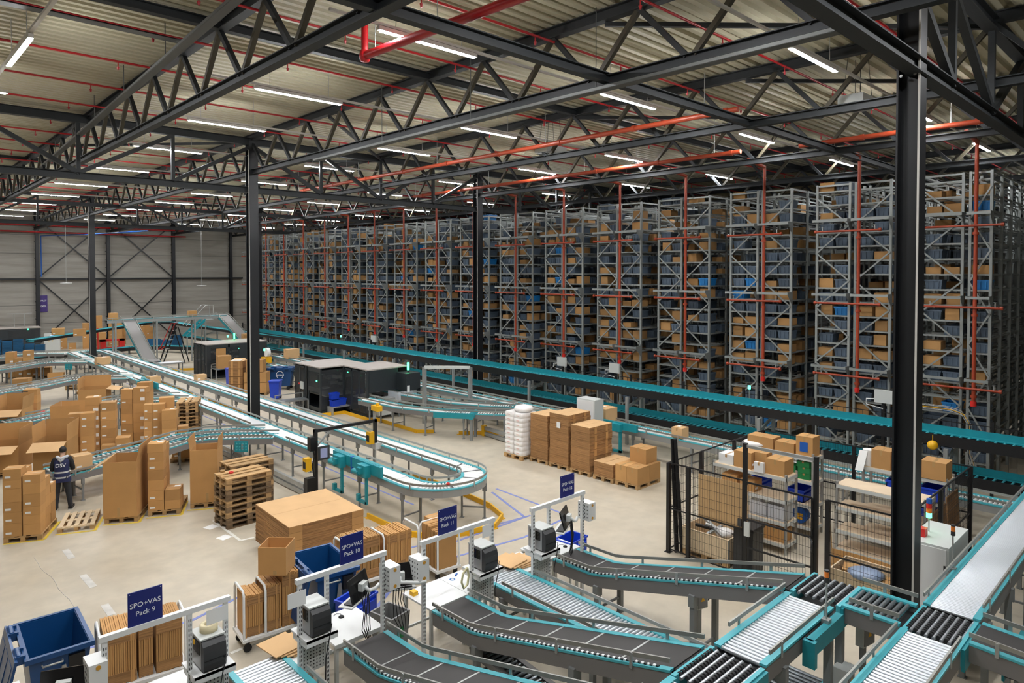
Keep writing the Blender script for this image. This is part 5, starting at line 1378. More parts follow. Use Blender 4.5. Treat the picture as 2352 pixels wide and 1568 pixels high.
for q in range(5):
    for k in range((14,13,14,10,9)[q]):
        b = tote_bm(MB(),0,0,0,.6,.4,.15)
        solo('stacked_crate', b if (q == 0 and k == 0) else bpy.data.meshes['stacked_crate'], 'stackb', 'blue nested crate, %s up in the %s pile at far left' % (ORD1[k], ORD1[q]), 'crate', F_.W(.68*q, .0 if q < 3 else .3, .1*k), F_.rz, 'blue nested crates at far left')
p = G(121,806); t = thing('control_cabinet', 'white control cabinet with small lit screen at far left', 'cabinet', (p.x,p.y,0), radians(-20)); part('body', MB().box(-.55,-.2,0,.55,.2,1.5), 'offw', t); part('display', MB().box(-.1,-.22,1.15,.25,-.2,1.35), 'screen', t); part('buttons', MB().box(-.25,-.22,.85,-.18,-.2,.92).box(.0,-.22,.85,.07,-.2,.92), 'yellow', t)
fb = [(190,792,.9,.8,[.8,.8,.6]),(208,790,1.0,.8,[.9,.9,1.0]),(216,793,1.0,.8,[.8,.6]),(250,785,1.2,.8,[.8,.8,.8]),(266,782,.9,.8,[.8,.7]),(322,782,.9,.8,[.8,.8,.5]),(336,782,.8,.8,[.8,.8]),(345,784,.7,.6,[.5]),(137,792,.6,.6,[.5,.6]),(158,793,.6,.6,[.5]),(118,770,.9,.6,[.5]),(168,772,.9,.6,[.5])]
for i,(px,py,wx,dy,hs) in enumerate(fb):
    up_ = py < 775
    column_of(FR(G(px,py,1.95) if up_ else G(px,py+9,0), radians(-12)), 0, 0, wx*.9, dy, hs, ('the %s pile before the back wall' if not up_ else 'the %s pile on the far raised conveyor') % ORD1[i], z0=1.95 if up_ else 0.0, group='cartons before the back wall')
conveyor('tote_conveyor', 'black and teal conveyor carrying cartons before the back wall, far left', 'conveyor', [(5.5,57.5,.55),(9,58.7,.55),(13,60.5,.55),(15.5,61.5,.55),(18,60.5,.55),(20,57,.55)], .6, 'roller', 'black', 'teal', .3, legsp=2.5, rm='teall', pitch=.2, rr=.03, rails=[], inner='teal')
for i,(px,py) in enumerate(((340,786),(368,788),(392,782),(395,776))):
    p = G(px,py+12,.0); solo('blue_crate', tote_bm(MB(),0,0,0,1.0,.6,.7), 'stackb', 'large blue crate before the far conveyor, %s from the left' % ORD1[i], 'crate', (p.x,p.y,.0), radians(-10), 'large blue crates at the back')
t = thing('step_ladder', 'red and black platform step ladder standing by the left incline', 'ladder', (16.3, 53.0, 0), radians(-45))
for s in (-.3,.3):
    part('rail', MB().bar((-.9,s,0),(.1,s,2.6), .06, .08), 'black', t); part('rear_leg', MB().bar((1.0,s,0),(.2,s,2.6), .05, .06), 'black', t)
    part('handrail', MB().path([(-1.1,s,.9),(-.75,s,1.2),(.0,s,2.9),(.2,s,2.9)], .03, 6), 'redp', t)
for k in range(7): part('tread', MB().box(-.9+.14*k-.02,-.3,.3+.34*k,-.9+.14*k+.18,.3,.33+.34*k), 'galv', t)
p = G(258,806); t = thing('plastic_barrier', 'red plastic barrier on the floor beneath the left incline', 'barrier', (p.x,p.y,0)); part('body', MB().box(-.9,-.25,0,.9,.25,.35).box(-.9,-.2,.35,-.5,.2,1.0).box(.5,-.2,.35,.9,.2,1.0).box(-.9,-.2,.85,.9,.2,1.0), 'redp', t); part('post', MB().box(-1.1,-.05,0,-1.0,.05,2.0), 'redp', t)
t = thing('stair', 'teal stair with pale handrails behind the right end of the bridge conveyor', 'stair', (19.6,58.0,0))
for q in (-.45,.45):
    part('stringer', MB().bar((-.9,q,1.4),(.6,q,2.75), .06, .2), 'teal', t); part('handrail', MB().path([(-.9,q,2.3),(.6,q,3.9),(1.2,q,3.9),(1.2,q,2.75)], .03, 6), 'galv', t)
    part('support', MB().box(.55,q-.04,0,.63,q+.04,2.7).box(-.9,q-.04,0,-.82,q+.04,1.4), 'framel', t)
for k in range(5): part('tread', MB().box(-.75+.26*k,-.45,1.5+.24*k,-.55+.26*k,.45,1.53+.24*k), 'galv', t)
part('landing', MB().box(.55,-.45,2.7,1.25,.45,2.75), 'galv', t)

# ---- cardboard pallets right of centre
def prow(y, X=16.85, rz=-90): return FR((X, y), radians(rz))
gq = 'goods pallets right of centre'
def rp(name, y0, d, label): 
    F = FR((16.8, y0), 0); pallet(F, 0, 0, label, 1.2, d); return F
F_ = FR((16.55,16.85),0); pallet(F_, 0, 0, 'pallet under the white bags', .8, .92)
z = .147
for k in range(9):
    for s in (0,1):
        b = MB(); n = 10
        w_, d_, h_ = .8, .45, .165
        vs = []; 
        for iz, sc in ((0,.95),(.3,1.0),(.7,1.0),(1,.94)):
            for a_ in range(16):
                th = 2*pi*a_/16; cx_ = math.copysign(abs(cos(th))**.3, cos(th)); cy_ = math.copysign(abs(sin(th))**.3, sin(th))
                vs.append((w_/2*(1+cx_*sc), d_/2*(1+cy_*sc), iz*h_))
        b.add(vs, [(r*16+q,r*16+(q+1)%16,(r+1)*16+(q+1)%16,(r+1)*16+q) for r in range(3) for q in range(16)], True); b.add(vs[:16],[tuple(range(16))[::-1]]); b.add(vs[48:],[tuple(range(16))])
        o = solo('white_bag', b, 'wrap', 'white filled bag, %s layer up, %s half of the wrapped bag pallet' % (ORD1[k], 'near' if s == 0 else 'far'), 'bag', F_.W(0,.46*s,z), 0, 'white bags on the pallet')
        part('red_print', MB().box(-.002,d_*.3,h_*.4,.004,d_*.6,h_*.6), "redprint", o)
    z += .165
b = MB().lathe([(.001,0),(.3,.02),(.36,.1),(.3,.2),(.001,.26)],(0,0,0),14); solo('white_bag', b, 'wrap', 'single white bag slumped on top of the bag pallet', 'bag', F_.W(.45,.35,z), 0, 'white bags on the pallet')
for nme, y0, d, w_, hs, top in (('b',15.85,.85,.95,[.22]*7,'brown flats beside the white bags'),('c',14.9,.88,1.15,[.26]*6+[.14],'tallest flats stack, with white note'),('d',13.98,.85,1.15,[.24]*6,'flats stack left of the low one'),('e',13.05,.8,1.1,[.21,.22],'low flats stack')):
    F_ = FR((16.8,y0),0); pallet(F_, 0, 0, 'pallet under the %s' % top, 1.2, d); flat_stack(F_, .02, .02, w_, d-.04, hs, 'the '+top, group='flat cartons right of centre')
    if nme == 'c': solo('paper_note', MB().box(-.008,0,0,0,.16,.2), 'paper', 'white paper note stuck on the tallest flats stack', 'note', (16.79,15.25,1.38))
F_ = FR((16.84,12.14),0); pallet(F_, 0, 0, 'pallet under the three large cartons', 1.2, .85)
carton(F_, 0, .42, .147, .62, .42, .5, 'large brown carton, lower left of the three by the cage', 'three large cartons'); carton(F_, 0, 0, .147, .62, .41, .5, 'large brown carton, lower front of the three by the cage', 'three large cartons'); carton(F_, .63, 0, .147, .57, .82, .5, 'large brown carton, lower rear of the three by the cage', 'three large cartons')
carton(F_, .6, .12, .65, .58, .62, .45, 'large brown carton on top of the others by the cage', 'three large cartons')
t = thing('electrical_cabinet', 'white electrical cabinet behind the cardboard pallets', 'cabinet', (18.9, 15.6, 0)); a = GX(1315,930,18.9)
part('body', MB().box(0,-.1,.2,.5,.75,2.0), 'offw', t); part('plinth', MB().box(0,-.1,0,.5,.75,.2), 'dgrey', t); part('door', MB().box(-.02,-.06,.25,0,.71,1.95), 'white', t); part('switch', MB().box(.2,-.14,.9,.3,-.1,1.1), 'bluec', t)
# ---- floor marking tape
def tape(pts, m, label, wd=.075):
    t = thing('floor_tape', label, 'floor marking', (pts[0][0],pts[0][1],0))
    for a, c in zip(pts, pts[1:]):
        part('strip', MB().bar((a[0],a[1],.002),(c[0],c[1],.002), wd, .004), m, t, world=True)
def px_(*P): return [tuple(G(x,y)[:2]) for x,y in P]
tape(px_((7,1250),(101,1239),(137,1197)), 'yelt', 'yellow tape corner around the pallet at the left edge')
tape(px_((127,1228),(218,1218),(238,1186)), 'yelt', 'yellow tape corner around the empty pallet')
tape(px_((236,1206),(320,1199),(337,1166)), 'yelt', 'yellow tape corner around the tall open carton')
tape(px_((336,1190),(417,1182),(430,1150)), 'yelt', 'yellow tape corner around the narrow carton tower')
tape(px_((430,1172),(494,1167)), 'yelt', 'yellow tape line under the open carton by the pallet piles')
tape(px_((490,1195),(552,1241),(584,1234)), 'whtt', 'white tape corner below the pallet piles')
tape([(6.9,11.2),(9.3,12.9),(13.0,12.9)], 'blut', 'blue tape line on the floor behind the third and rearmost signs'); 
tape(px_((590,1353),(1205,1187),(1130,1130)), 'blut', 'long blue tape line with a corner on the floor behind the signs')
tape(px_((605,1405),(1205,1233),(1308,1185),(1140,1122)), 'blut', 'long blue tape line, nearer, with a corner before the rearmost sign'); tape(px_((195,1490),(440,1425),(690,1300)), 'blut', 'blue tape line on the floor behind the leftmost sign')
tape([(11.2,15.8),(11.2,45)], 'blut', 'blue tape line under the loop between its lanes', .06)
tape(px_((1000,1308),(1060,1330)), 'whtt', 'white tape line by the cart near the third sign'); tape(px_((530,1500),(680,1437)), 'whtt', 'white tape line below the carts near the leftmost sign')
for i,(a,c) in enumerate((((150,1262),(165,1282)),((190,1320),(215,1348)),((240,1388),(257,1412)))):
    tape(px_(a,c), 'graypt', 'worn grey tape dash on the open floor, %s from the back' % ORD1[i], .14)
pts = px_((78,1280),(88,1294),(92,1303),(104,1315),(117,1323),(128,1337),(134,1352),(146,1364),(160,1377),(170,1393))
solo('floor_crack', MB().path([(x,y,.002) for x,y in pts], .006, 4), 'graypt', 'jagged crack line in the open floor behind the large blue container', 'floor crack')
for i,(px,py) in enumerate(((485,1210),(515,1234))):
    p = G(px,py); solo('floor_label', MB().box(-.14,-.14,0,.14,.14,.004), 'paper', 'square white floor label below the pallet piles, %s' % ('left','right')[i], 'floor label', (p.x,p.y,0), .3)

# ================================================================== PACKING STATIONS
def printer(parent_loc, label, rz=0.0, roll=False):
    """label printer: silver case, curved dark front facing +x, window on the camera side"""
    t = thing('label_printer', label, 'label printer', parent_loc, rz, 'label printers on the packing stations')
    part('case', MB().box(-.22,-.15,.02,.14,.15,.40), 'printer', t); part('lid', MB().box(-.23,-.16,.40,.15,.16,.42), 'offw', t)
    m = MB(); prof = [(.14,.02),(.22,.02),(.235,.10),(.235,.26),(.215,.34),(.17,.385),(.14,.39)]
    n = len(prof); vs = [(x,-.148,z) for x,z in prof]+[(x,.148,z) for x,z in prof]
    m.add(vs, [tuple(range(n)), tuple(range(n,2*n))[::-1]]+[(i,n+i,n+(i+1)%n,(i+1)%n) for i in range(n)]); f = part('front_cover', m, 'dgrey', t)
    part('slot', MB().box(.232,-.14,.15,.24,.14,.16), 'black', f)
    w_ = part('window', MB().box(-.16,-.158,.2,.10,-.15,.36), 'pwindow', t); part('ribbon_hub', MB().tube((-.09,-.162,.31),(-.09,-.157,.31), .035, 12), 'yellow', w_)
    part('foot', MB().box(-.2,-.13,0,-.12,.13,.02).box(.06,-.13,0,.14,.13,.02), 'dgrey', t)
    part('cable', MB().path([(.14,.1,.1),(.3,.12,.16),(.34,.06,.0),(.3,.02,-.3),(.32,0,-.7)], .008, 5), 'black', t)
    if roll: part('label_roll', MB().lathe([(.06,0),(.115,0),(.115,.09),(.06,.09),(.06,0)],(-.05,.02,.42),18), mat('cream_labels',(.75,.66,.42),.6), t)
    return t
def perf(m, x, y0, z0, z1, w_=.06, d=.05):
    m.box(x-w_/2,y0-d/2,z0,x+w_/2,y0+d/2,z1); return m
SGN = {'9':'the leftmost sign','10':'the second sign','11':'the third sign','12':'the rearmost sign'}
def station(num, X0, X1, Y, mirror, signx, printer_first):
    nm = SGN[num]
    t = thing('packing_stand', 'white perforated steel frame of the packing place with %s' % nm, 'packing stand', (X0, Y, 0), 0, 'packing stands')
    L = X1-X0; ZB = 2.08
    pa = L-.5 if not printer_first else .46
    for u, nme in ((.03,'post'),(pa,'post'),(L-.03,'post')):
        p_ = part('post', perf(MB(), u, 0, 0, ZB), 'white', t)
        h = MB()
        for k in range(26):
            for du in (-.012,.012): h.box(u+du-.006,-.0265,.35+.065*k,u+du+.006,-.025,.385+.065*k)
        part('slots', h, 'dgrey', p_)
    part('top_beam', MB().box(-.03,-.035,ZB,L+.03,.035,ZB+.07), 'white', t)
    pc = (pa+L-.03)/2 if not printer_first else (pa+.03)/2
    pw = (L-.03-pa) if not printer_first else (pa-.03)
    sh = part('printer_shelf', MB().box(pc-pw/2-.03,-.28,1.3,pc+pw/2+.03,.24,1.33).box(pc-pw/2-.03,-.28,1.24,pc+pw/2+.03,-.26,1.33), 'white', t)
    part('shelf_bracket', MB().box(pc-pw/2-.01,-.22,1.2,pc-pw/2+.03,.2,1.3), 'white', sh); part('shelf_bracket', MB().box(pc+pw/2-.03,-.22,1.2,pc+pw/2+.01,.2,1.3), 'white', sh)
    pb_ = part('pegboard', MB().box(pc-pw/2+.02,-.012,.72,pc+pw/2-.02,.0,1.16), 'offw', t)
    h = MB(); nx = max(4,int((pw-.08)/.05))
    for i in range(nx):
        for k in range(8): h.box(pc-pw/2+.06+i*.05-.009,-.0135,.77+.05*k-.009,pc-pw/2+.06+i*.05+.009,-.012,.77+.05*k+.009)
    part('holes', h, 'dgrey', pb_)
    sg = thing('station_sign', 'navy sign reading SPO+VAS Pack %s on a white frame, %s' % (num, {'9':'leftmost of four','10':'second from left','11':'third from left','12':'rearmost'}[num]), 'sign', (signx, Y, ZB+.0))
    part('panel', MB().box(-.2,-.012,.05,.2,.006,.50), 'navy', sg)
    lettering('SPO+VAS', .088, 'letter', sg, (0,-.014,.325), (pi/2,0,0), .001, .0025); lettering('Pack %s' % num, .088, 'letter', sg, (0,-.014,.215), (pi/2,0,0), .001, .0025)
    part('screws', MB().box(-.185,-.014,.475,-.175,-.012,.485).box(.175,-.014,.475,.185,-.012,.485), 'letter', sg)
    printer((X0+pc, Y-.03, 1.335), 'silver and black label printer on the frame with %s' % nm, radians(-90), num == '9')
    # sensor box with round marks on the outer post, and monitor with arm
    bx = -.17 if not printer_first else L+.0
    b = thing('terminal_box', 'white box with orange round marks on the post of the frame with %s' % nm, 'terminal box', (X0+bx, Y, 1.55), 0, 'white terminal boxes')
    part('body', MB().box(0,-.16,0,.2,.14,.36), 'white', b)
    for z in (.05,.31): part('orange_mark', MB().tube((.1,-.166,z),(.1,-.159,z), .028, 12), mat('amber_mark',(.6,.3,.03),.5) if 'amber' not in M else 'amber', b)
    h = MB()
    for i in range(4):
        for k in range(4): h.tube((-.002,-.11+.07*i,.07+.075*k),(.0,-.11+.07*i,.07+.075*k), .015, 6)
    part('holes', h, 'dgrey', b)
    mx = .32 if not printer_first else L-.34
    if not printer_first: mx = -.38
    mo = thing('monitor', 'black monitor with keyboard tray on an arm at the frame with %s' % nm, 'monitor', (X0+mx, Y+.1, 1.5), radians(28 if printer_first else -25), 'monitors of the packing places')
    pn = part('screen_panel', MB().slab([(-.26,.0,-.02),(.26,.0,-.02),(.26,.1,.32),(-.26,.1,.32)], -.03), 'screenk', mo)
    part('back_plate', MB().box(-.08,-.05,.1,.08,.03,.22), 'offw', mo); part('arm', MB().path([(0,-.05,.15),(.0,-.12,.1),(.2 if printer_first else .3,-.12,.05),(.34 if printer_first else .42,-.1,.05)], .03, 6), 'white', mo)
    tr = part('keyboard_tray', MB().box(-.28,.02,-.1,.28,.26,-.08), 'white', mo); part('keyboard', MB().box(-.22,.05,-.08,.22,.2,-.06), 'black', tr)
    cb = MB()
    for k in range(5): cb.path([(.05*k-.1,-.05,.1),(.04*k-.12,-.1,-.2),(.06*k-.1,-.05,-.5),(.03*k,-.08,-.7)], .008, 4)
    part('cables', cb, 'black', mo)
    return t
M['amber'] = mat('amber_mark', (.6,.3,.03), .5)
station('12', 9.06, 10.55, 8.95, True, 10.06, True)
station('11', 6.62, 8.2, 9.1, False, 7.155, False)
station('10', 4.48, 5.95, 9.2, True, 5.365, True)
station('9', 2.03, 3.55, 9.4, False, 2.52, False)
# right end of the next frame, cut by the left edge
t = thing('packing_stand', 'white perforated frame end at the bottom left corner', 'packing stand', (-.5, 9.6, 0)); part('top_beam', MB().box(-.3,-.035,2.05,1.32,.035,2.12), 'white', t); part('post', MB().box(1.24,-.03,0,1.3,.03,2.05), 'white', t)
t = thing('terminal_box', 'white box at the bottom edge by the large blue container', 'terminal box', (.95,9.45,1.5)); part('body', MB().box(0,-.16,0,.28,.14,.36), 'white', t)
part('holes', MB().tube((.3,0,.1),(.28,0,.1),.02,6), 'amber', t)
def table(x0,y0,x1,y1,z,label,n):
    t = thing('packing_table', label, 'table', (x0,y0,0))
    part('top', MB().box(0,0,z-.03,x1-x0,y1-y0,z), 'white', t); part('edge', MB().box(0,-.01,z-.06,x1-x0,0,z+.0), 'offw', t)
    for u in (.05,x1-x0-.05):
        for v in (.05,y1-y0-.05): part('leg', MB().box(u-.025,v-.025,0,u+.025,v+.025,z-.03), 'offw', t)
    part('cross_bar', MB().box(.05,y1-y0-.06,.25,x1-x0-.05,y1-y0-.03,.29), 'offw', t)
    s = part('sticker', MB().lathe([(.03,0),(.055,0),(.055,.003),(.03,.003)],(.15,y1-y0-.2,z),14), mat('blue_ring_sticker',(.05,.2,.55),.5), t)
    return t
table(9.72,9.16,10.7,9.95,.9,'white packing table at the start of the belt below the rearmost sign','12')
table(6.84,9.16,7.66,10.0,.9,'white packing table at the start of the belt below the third sign','11'); table(7.67,9.2,8.2,10.0,.9,'narrow white table between the belt and roller lane below the third sign','11b')
table(5.12,9.28,5.98,10.2,.9,'white packing table at the start of the belt below the second sign','10')
table(4.46,9.32,5.08,10.0,.84,'white side table with flat cartons left of the second sign','10b'); table(9.08,9.16,9.7,9.95,.84,'white side table with flat cartons left of the rearmost sign','12b')
table(2.2,9.5,3.4,10.3,.86,'white packing table behind the frame with the leftmost sign','9')
for x,y,n in ((4.5,9.5,'10'),(9.1,9.3,'12')):
    for k in range(4):
        flats(FR((x-.08*k+.05,y+.02*k),radians(-8+5*k)), 0, 0, .845+.02*k, .5, .55, .018, 'loose flat carton, %s in the small heap left of %s' % (('bottom','second','third','topmost')[k], SGN[n]), 'loose flat cartons', n=1, m='cardl', straps=False, top=False)
for x,y,n in ((5.62,9.98,'10'),(10.45,9.35,'12')):
    t = thing('computer_mouse', 'black computer mouse on the white table below %s' % SGN[n], 'mouse', (x,y,.9)); part('body', MB().lathe([(.001,.035),(.03,.03),(.045,.015),(.045,0)],(0,0,0),12), 'black', t); part('cable', MB().path([(0,.04,.01),(.05,.1,.005),(.0,.16,.005),(-.08,.12,.005)],.004,4), 'black', t)
t = thing('hand_scanner', 'black and tan hand scanner lying at the table left of the third sign', 'scanner', (6.95,9.8,.9)); part('head', MB().box(-.05,-.06,.0,.05,.06,.07), 'yellow', t); part('handle', MB().tube((0,.05,.04),(0,.16,.1),.025,8), 'black', t); 
t = solo('blue_marker', MB().box(0,0,0,.1,.03,.02), 'bluec', 'small blue cutter on the narrow table below the third sign', 'cutter', (7.95,9.85,.9), .6)
# bins by the stations
def crateb(loc, rz, label):
    t = thing('parts_bin', label, 'bin', loc, rz); b = MB(); w_,d,h = .6,.42,.3
    b.box(0,0,0,w_,d,.02); b.box(0,0,0,.02,d,h); b.box(w_-.02,0,0,w_,d,h); b.box(0,d-.02,0,w_,d,h); b.box(0,0,0,w_,.02,h*.6)
    part('shell', b, 'crate', t); part('rim', MB().box(-.02,-.02,h-.04,w_+.02,.0,h).box(-.02,d,h-.04,w_+.02,d+.02,h).box(-.02,0,h-.04,0,d,h).box(w_,0,h-.04,w_+.02,d,h), 'crate', t); return t
for loc,rz,lab in (((5.95,10.15,.62),.3,'bright blue open bin behind the white table below the second sign'),((10.62,9.35,.62),.1,'bright blue open bin at the right end of the table below the rearmost sign')):
    crateb(loc, rz, lab); solo('bin_stand', MB().box(0,0,.58,.6,.42,.62).box(0,0,0,.04,.04,.58).box(.56,0,0,.6,.04,.58).box(0,.38,0,.04,.42,.58).box(.56,.38,0,.6,.42,.58), 'offw', 'low stand under the %s' % lab.replace('bright blue open','blue').replace('at the right end of','right of'), 'stand', (loc[0],loc[1],0), rz)
t = thing('waste_bin', 'dark grey waste bin with open top between the second and third signs', 'bin', (6.42,9.75,0), .2)
part('body', MB().add([(-.17,-.2,.0),(.17,-.2,.0),(.17,.2,.0),(-.17,.2,.0),(-.22,-.26,.82),(.22,-.26,.82),(.22,.26,.82),(-.22,.26,.82),(-.19,-.23,.82),(.19,-.23,.82),(.19,.23,.82),(-.19,.23,.82),(-.16,-.18,.2),(.16,-.18,.2),(.16,.18,.2),(-.16,.18,.2)],[(3,2,1,0)]+[(k,(k+1)%4,4+(k+1)%4,4+k) for k in range(4)]+[(4+k,4+(k+1)%4,8+(k+1)%4,8+k) for k in range(4)]+[(8+k,8+(k+1)%4,12+(k+1)%4,12+k) for k in range(4)]+[(12,13,14,15)]), 'grey', t)
part('sticker', MB().box(-.07,-.25,.42,.07,-.235,.6), 'greenb', t)
# trolleys with flat cartons
def trolley(loc, rz, L, Wd, bundles, label, hoops):
    t = thing('carton_trolley', label, 'trolley', loc, rz, 'white tube trolleys')
    part('deck', MB().box(0,0,.2,L,Wd,.25), 'white', t)
    for u in hoops: part('hoop', MB().path([(u,.04,.22),(u,.04,1.0),(u,.1,1.08),(u,Wd-.1,1.08),(u,Wd-.04,1.0),(u,Wd-.04,.22)], .022, 8), 'white', t)
    for u in (.1,L-.1):
        for v in (.08,Wd-.08): part('castor', MB().tube((u-.0,v-.02,.07),(u,v+.02,.07), .07, 12).box(u-.03,v-.03,.08,u+.03,v+.03,.2), 'rubber', t)
    F = FR(loc, rz)
    for i,(u,th,h,d) in enumerate(bundles):
        n = max(3,int(th/.03)); b = MB()
        for k in range(n):
            e = .025*(rb.random()-.5); b.box(th*k/n, e+.02, 0, th*(k+.82)/n, d+e, h+.03*(rb.random()-.5))
        o = solo('flat_carton_bundle', b, 'card', 'upright flat cartons, %s bundle on the %s' % (ORD1[i], label), 'flattened cartons', F.W(u,(Wd-d)/2,.252), rz, 'upright flat cartons on trolleys')
        part('folded_edge', MB().box(.004,(.02),h*.0+.02,th-.004,.012,h*.22), 'cardd', o); part('folded_edge', MB().box(.004,.02,h*.76,th-.004,.012,h*.95), 'cardd', o)
    return t
trolley((4.62,11.55,0), radians(-6), 1.05, .62, [(.06,.32,.72,.5),(.42,.26,.82,.55),(.70,.30,.95,.55)], 'white trolley under the open carton', (.03,.40))
open_box(FR((4.98,11.75),radians(-45)), 0, 0, 1.22, .50, .48, .5, 'open empty brown carton standing on upright flats beside the blue container', {}, tape=.6, cat='open carton')
trolley((2.45,11.6,0), radians(-8), 1.25, .7, [(.08,.45,.85,.6),(.56,.2,.78,.55),(.8,.38,.82,.6)], 'white trolley behind the leftmost sign', (.03,1.22))
trolley((6.95,12.1,0), radians(-4), 1.75, .7, [(.08,.7,.85,.6),(.95,.6,.8,.6)], 'white trolley with flats right of the second sign', (.03,.86,1.7))
trolley((9.3,11.35,0), radians(85), .8, .62, [(.05,.3,.8,.5),(.38,.34,.85,.5)], 'white trolley right of the third sign', (.03,.77))
column_of(FR((9.05,12.1),radians(-3)), 0, 0, .6, .3, [1.1], 'the upright flats behind the trolley right of the third sign', z0=0.0)
solo('label_loop', MB().path([(0,0,.0),(-.1,0,-.08),(-.13,0,-.22),(-.08,0,-.34),(-.0,0,-.3),(.03,0,-.15),(0,0,0)], .02, 6), mat('pale_yellow_labels',(.75,.70,.42),.6), 'pale yellow loop of labels hanging on the frame with the third sign', 'label loop', (7.58,9.08,1.42))
solo('paper_sheet', MB().box(0,0,0,.28,.004,.22), 'paper', 'white paper sheet clipped to the left end of the frame with the second sign', 'paper', (4.3,9.14,1.78))
solo('paper_sheet', MB().box(0,0,0,.22,.004,.22), 'paper', 'white paper sheet clipped to the right end of the frame with the third sign', 'paper', (7.9,9.04,1.86)); solo('paper_sheet', MB().box(0,0,0,.28,.004,.2), 'paper', 'white paper sheet clipped to the right end of the frame with the leftmost sign', 'paper', (3.25,9.34,1.86))

# ================================================================== CAGE
CX0, CX1, CY0, CY1, CH = 13.65, 18.4, 3.95, 8.95, 2.12
def panel(a, c, h, z0=.08, step=.05, hs=(.1,.45,.8,1.15,1.5,1.85)):
    m = MB(); a = Vector((a[0],a[1],0)); c = Vector((c[0],c[1],0)); d = c-a; n = int(d.length/step)
    for k in range(n+1):
        p = a+d*(k/n); m.bar(p+Vector((0,0,z0)), p+Vector((0,0,h)), .0045, .0045)
    nz = int((h-z0)/.2)
    for k in range(nz+1):
        z = z0+(h-z0)*k/nz; m.bar(a+Vector((0,0,z)), c+Vector((0,0,z)), .005, .005)
    return m
cg = thing('wire_cage', 'black wire mesh cage enclosing steel shelves, left of the big right column', 'cage', (CX0, CY0, 0))
def cp(n_, m_, k_='black', **kw): return part(n_, m_, k_, cg, world=True, **kw)
posts = [(CX0,8.95,CH),(CX0,8.42,CH),(CX0+.05,7.06,2.92),(CX0+.05,5.55,2.92),(CX0,5.3,CH),(CX0,3.95,CH),(15.1,8.95,CH),(16.75,8.95,CH),(18.4,8.95,CH),(18.4,3.95,CH),(16.0,3.95,CH),(18.4,6.5,CH)]
for x,y,h in posts: cp('post', MB().box(x-.04,y-.04,0,x+.04,y+.04,h).box(x-.07,y-.07,0,x+.07,y+.07,.02))
for a,c in (((CX0,8.95),(CX0,8.42)),((CX0,8.42),(CX0,7.1)),((CX0,5.3),(CX0,3.95)),((CX0,8.95),(18.4,8.95)),((CX0,3.95),(18.4,3.95)),((18.4,8.95),(18.4,3.95))):
    cp('mesh_panel', panel(a, c, CH, step=.06))
    f = MB()
    for z in (.08, 1.05, CH): f.bar((a[0],a[1],z),(c[0],c[1],z), .025, .03)
    cp('panel_frame', f)
d = cp('door', panel((CX0-.02,7.0),(CX0-.02,5.6), 2.1, step=.06)); 
f = MB()
for z in (.08,.7,1.3,2.1): f.bar((CX0-.02,7.0,z),(CX0-.02,5.6,z), .03, .035)
for y in (7.0,5.6): f.bar((CX0-.02,y,.08),(CX0-.02,y,2.1), .03, .03)
part('door_frame', f, 'black', d, world=True); part('handle', MB().box(CX0-.07,6.9,.95,CX0-.02,7.02,1.25), 'offw', d, world=True)
part('pull_bar', MB().path([(CX0-.05,5.62,1.3),(CX0-.25,5.5,1.3),(CX0-.27,5.48,1.1),(CX0-.05,5.6,1.08)], .018, 6), 'black', d, world=True)
cp('door_lintel', MB().bar((CX0+.05,7.06,2.86),(CX0+.05,5.55,2.86), .05, .06), 'galv')
cp('leaning_panels', MB().bar((CX0+.12,8.8,0),(CX0+.02,8.86,2.7),.04,.1).bar((CX0+.16,8.68,0),(CX0+.03,8.8,2.7),.04,.08))
t = solo('plywood_board', MB().box(0,0,0,.02,1.18,.98), 'plywood', 'plywood board fixed inside the cage front fence', 'board', (CX0+.03,7.0,1.04))
part('lock_box', MB().box(-.04,.12,.06,.0,.2,.22), 'dgrey', t)
def shelf(x0,y0,x1,y1,zs,label,mm='galv',bd='board',over=0.0):
    t = thing('steel_shelf', label, 'shelf unit', (x0,y0,0), 0, 'steel shelves in the cage'); zt = zs[-1]+.06+over
    for u in (0,x1-x0):
        for v in (0,y1-y0): part('upright', MB().box(u-.025,v-.025,0,u+.025,v+.025,zt), mm, t)
    for z in zs:
        s = part('shelf_board', MB().box(-.02,-.02,z-.012,x1-x0+.02,y1-y0+.02,z), bd, t); part('beam', MB().box(-.03,-.03,z-.085,-.01,y1-y0+.03,z-.01).box(x1-x0+.01,-.03,z-.085,x1-x0+.03,y1-y0+.03,z-.01), 'offw', s)
        part('end_beam', MB().box(-.03,-.03,z-.085,x1-x0+.03,-.01,z-.01).box(-.03,y1-y0+.01,z-.085,x1-x0+.03,y1-y0+.03,z-.01), 'offw', s)
    return t
shelf(15.45,6.95,16.0,8.8,(.25,.75,1.28,1.82),'steel shelf with cartons on top, nearest the cage front fence')
shelf(16.95,6.95,17.5,8.8,(.25,.8,1.4,1.98),'steel shelf with green cartons, at the back of the cage',over=.05)
shelf(16.1,4.25,16.7,6.05,(.3,.72,1.25,1.75),'steel shelf with bare wooden boards, middle of the cage')
shelf(17.45,4.2,18.0,5.95,(.4,.9,1.4,1.92),'steel shelf with blue bins, right rear of the cage')
def cs(x,y,z,dx,dy,dz,label,m='card',rz=0.0,st=None): return carton(FR((x,y),radians(rz)),0,0,z,dx,dy,dz,label,'cartons on the cage shelves',m,sticker=st)
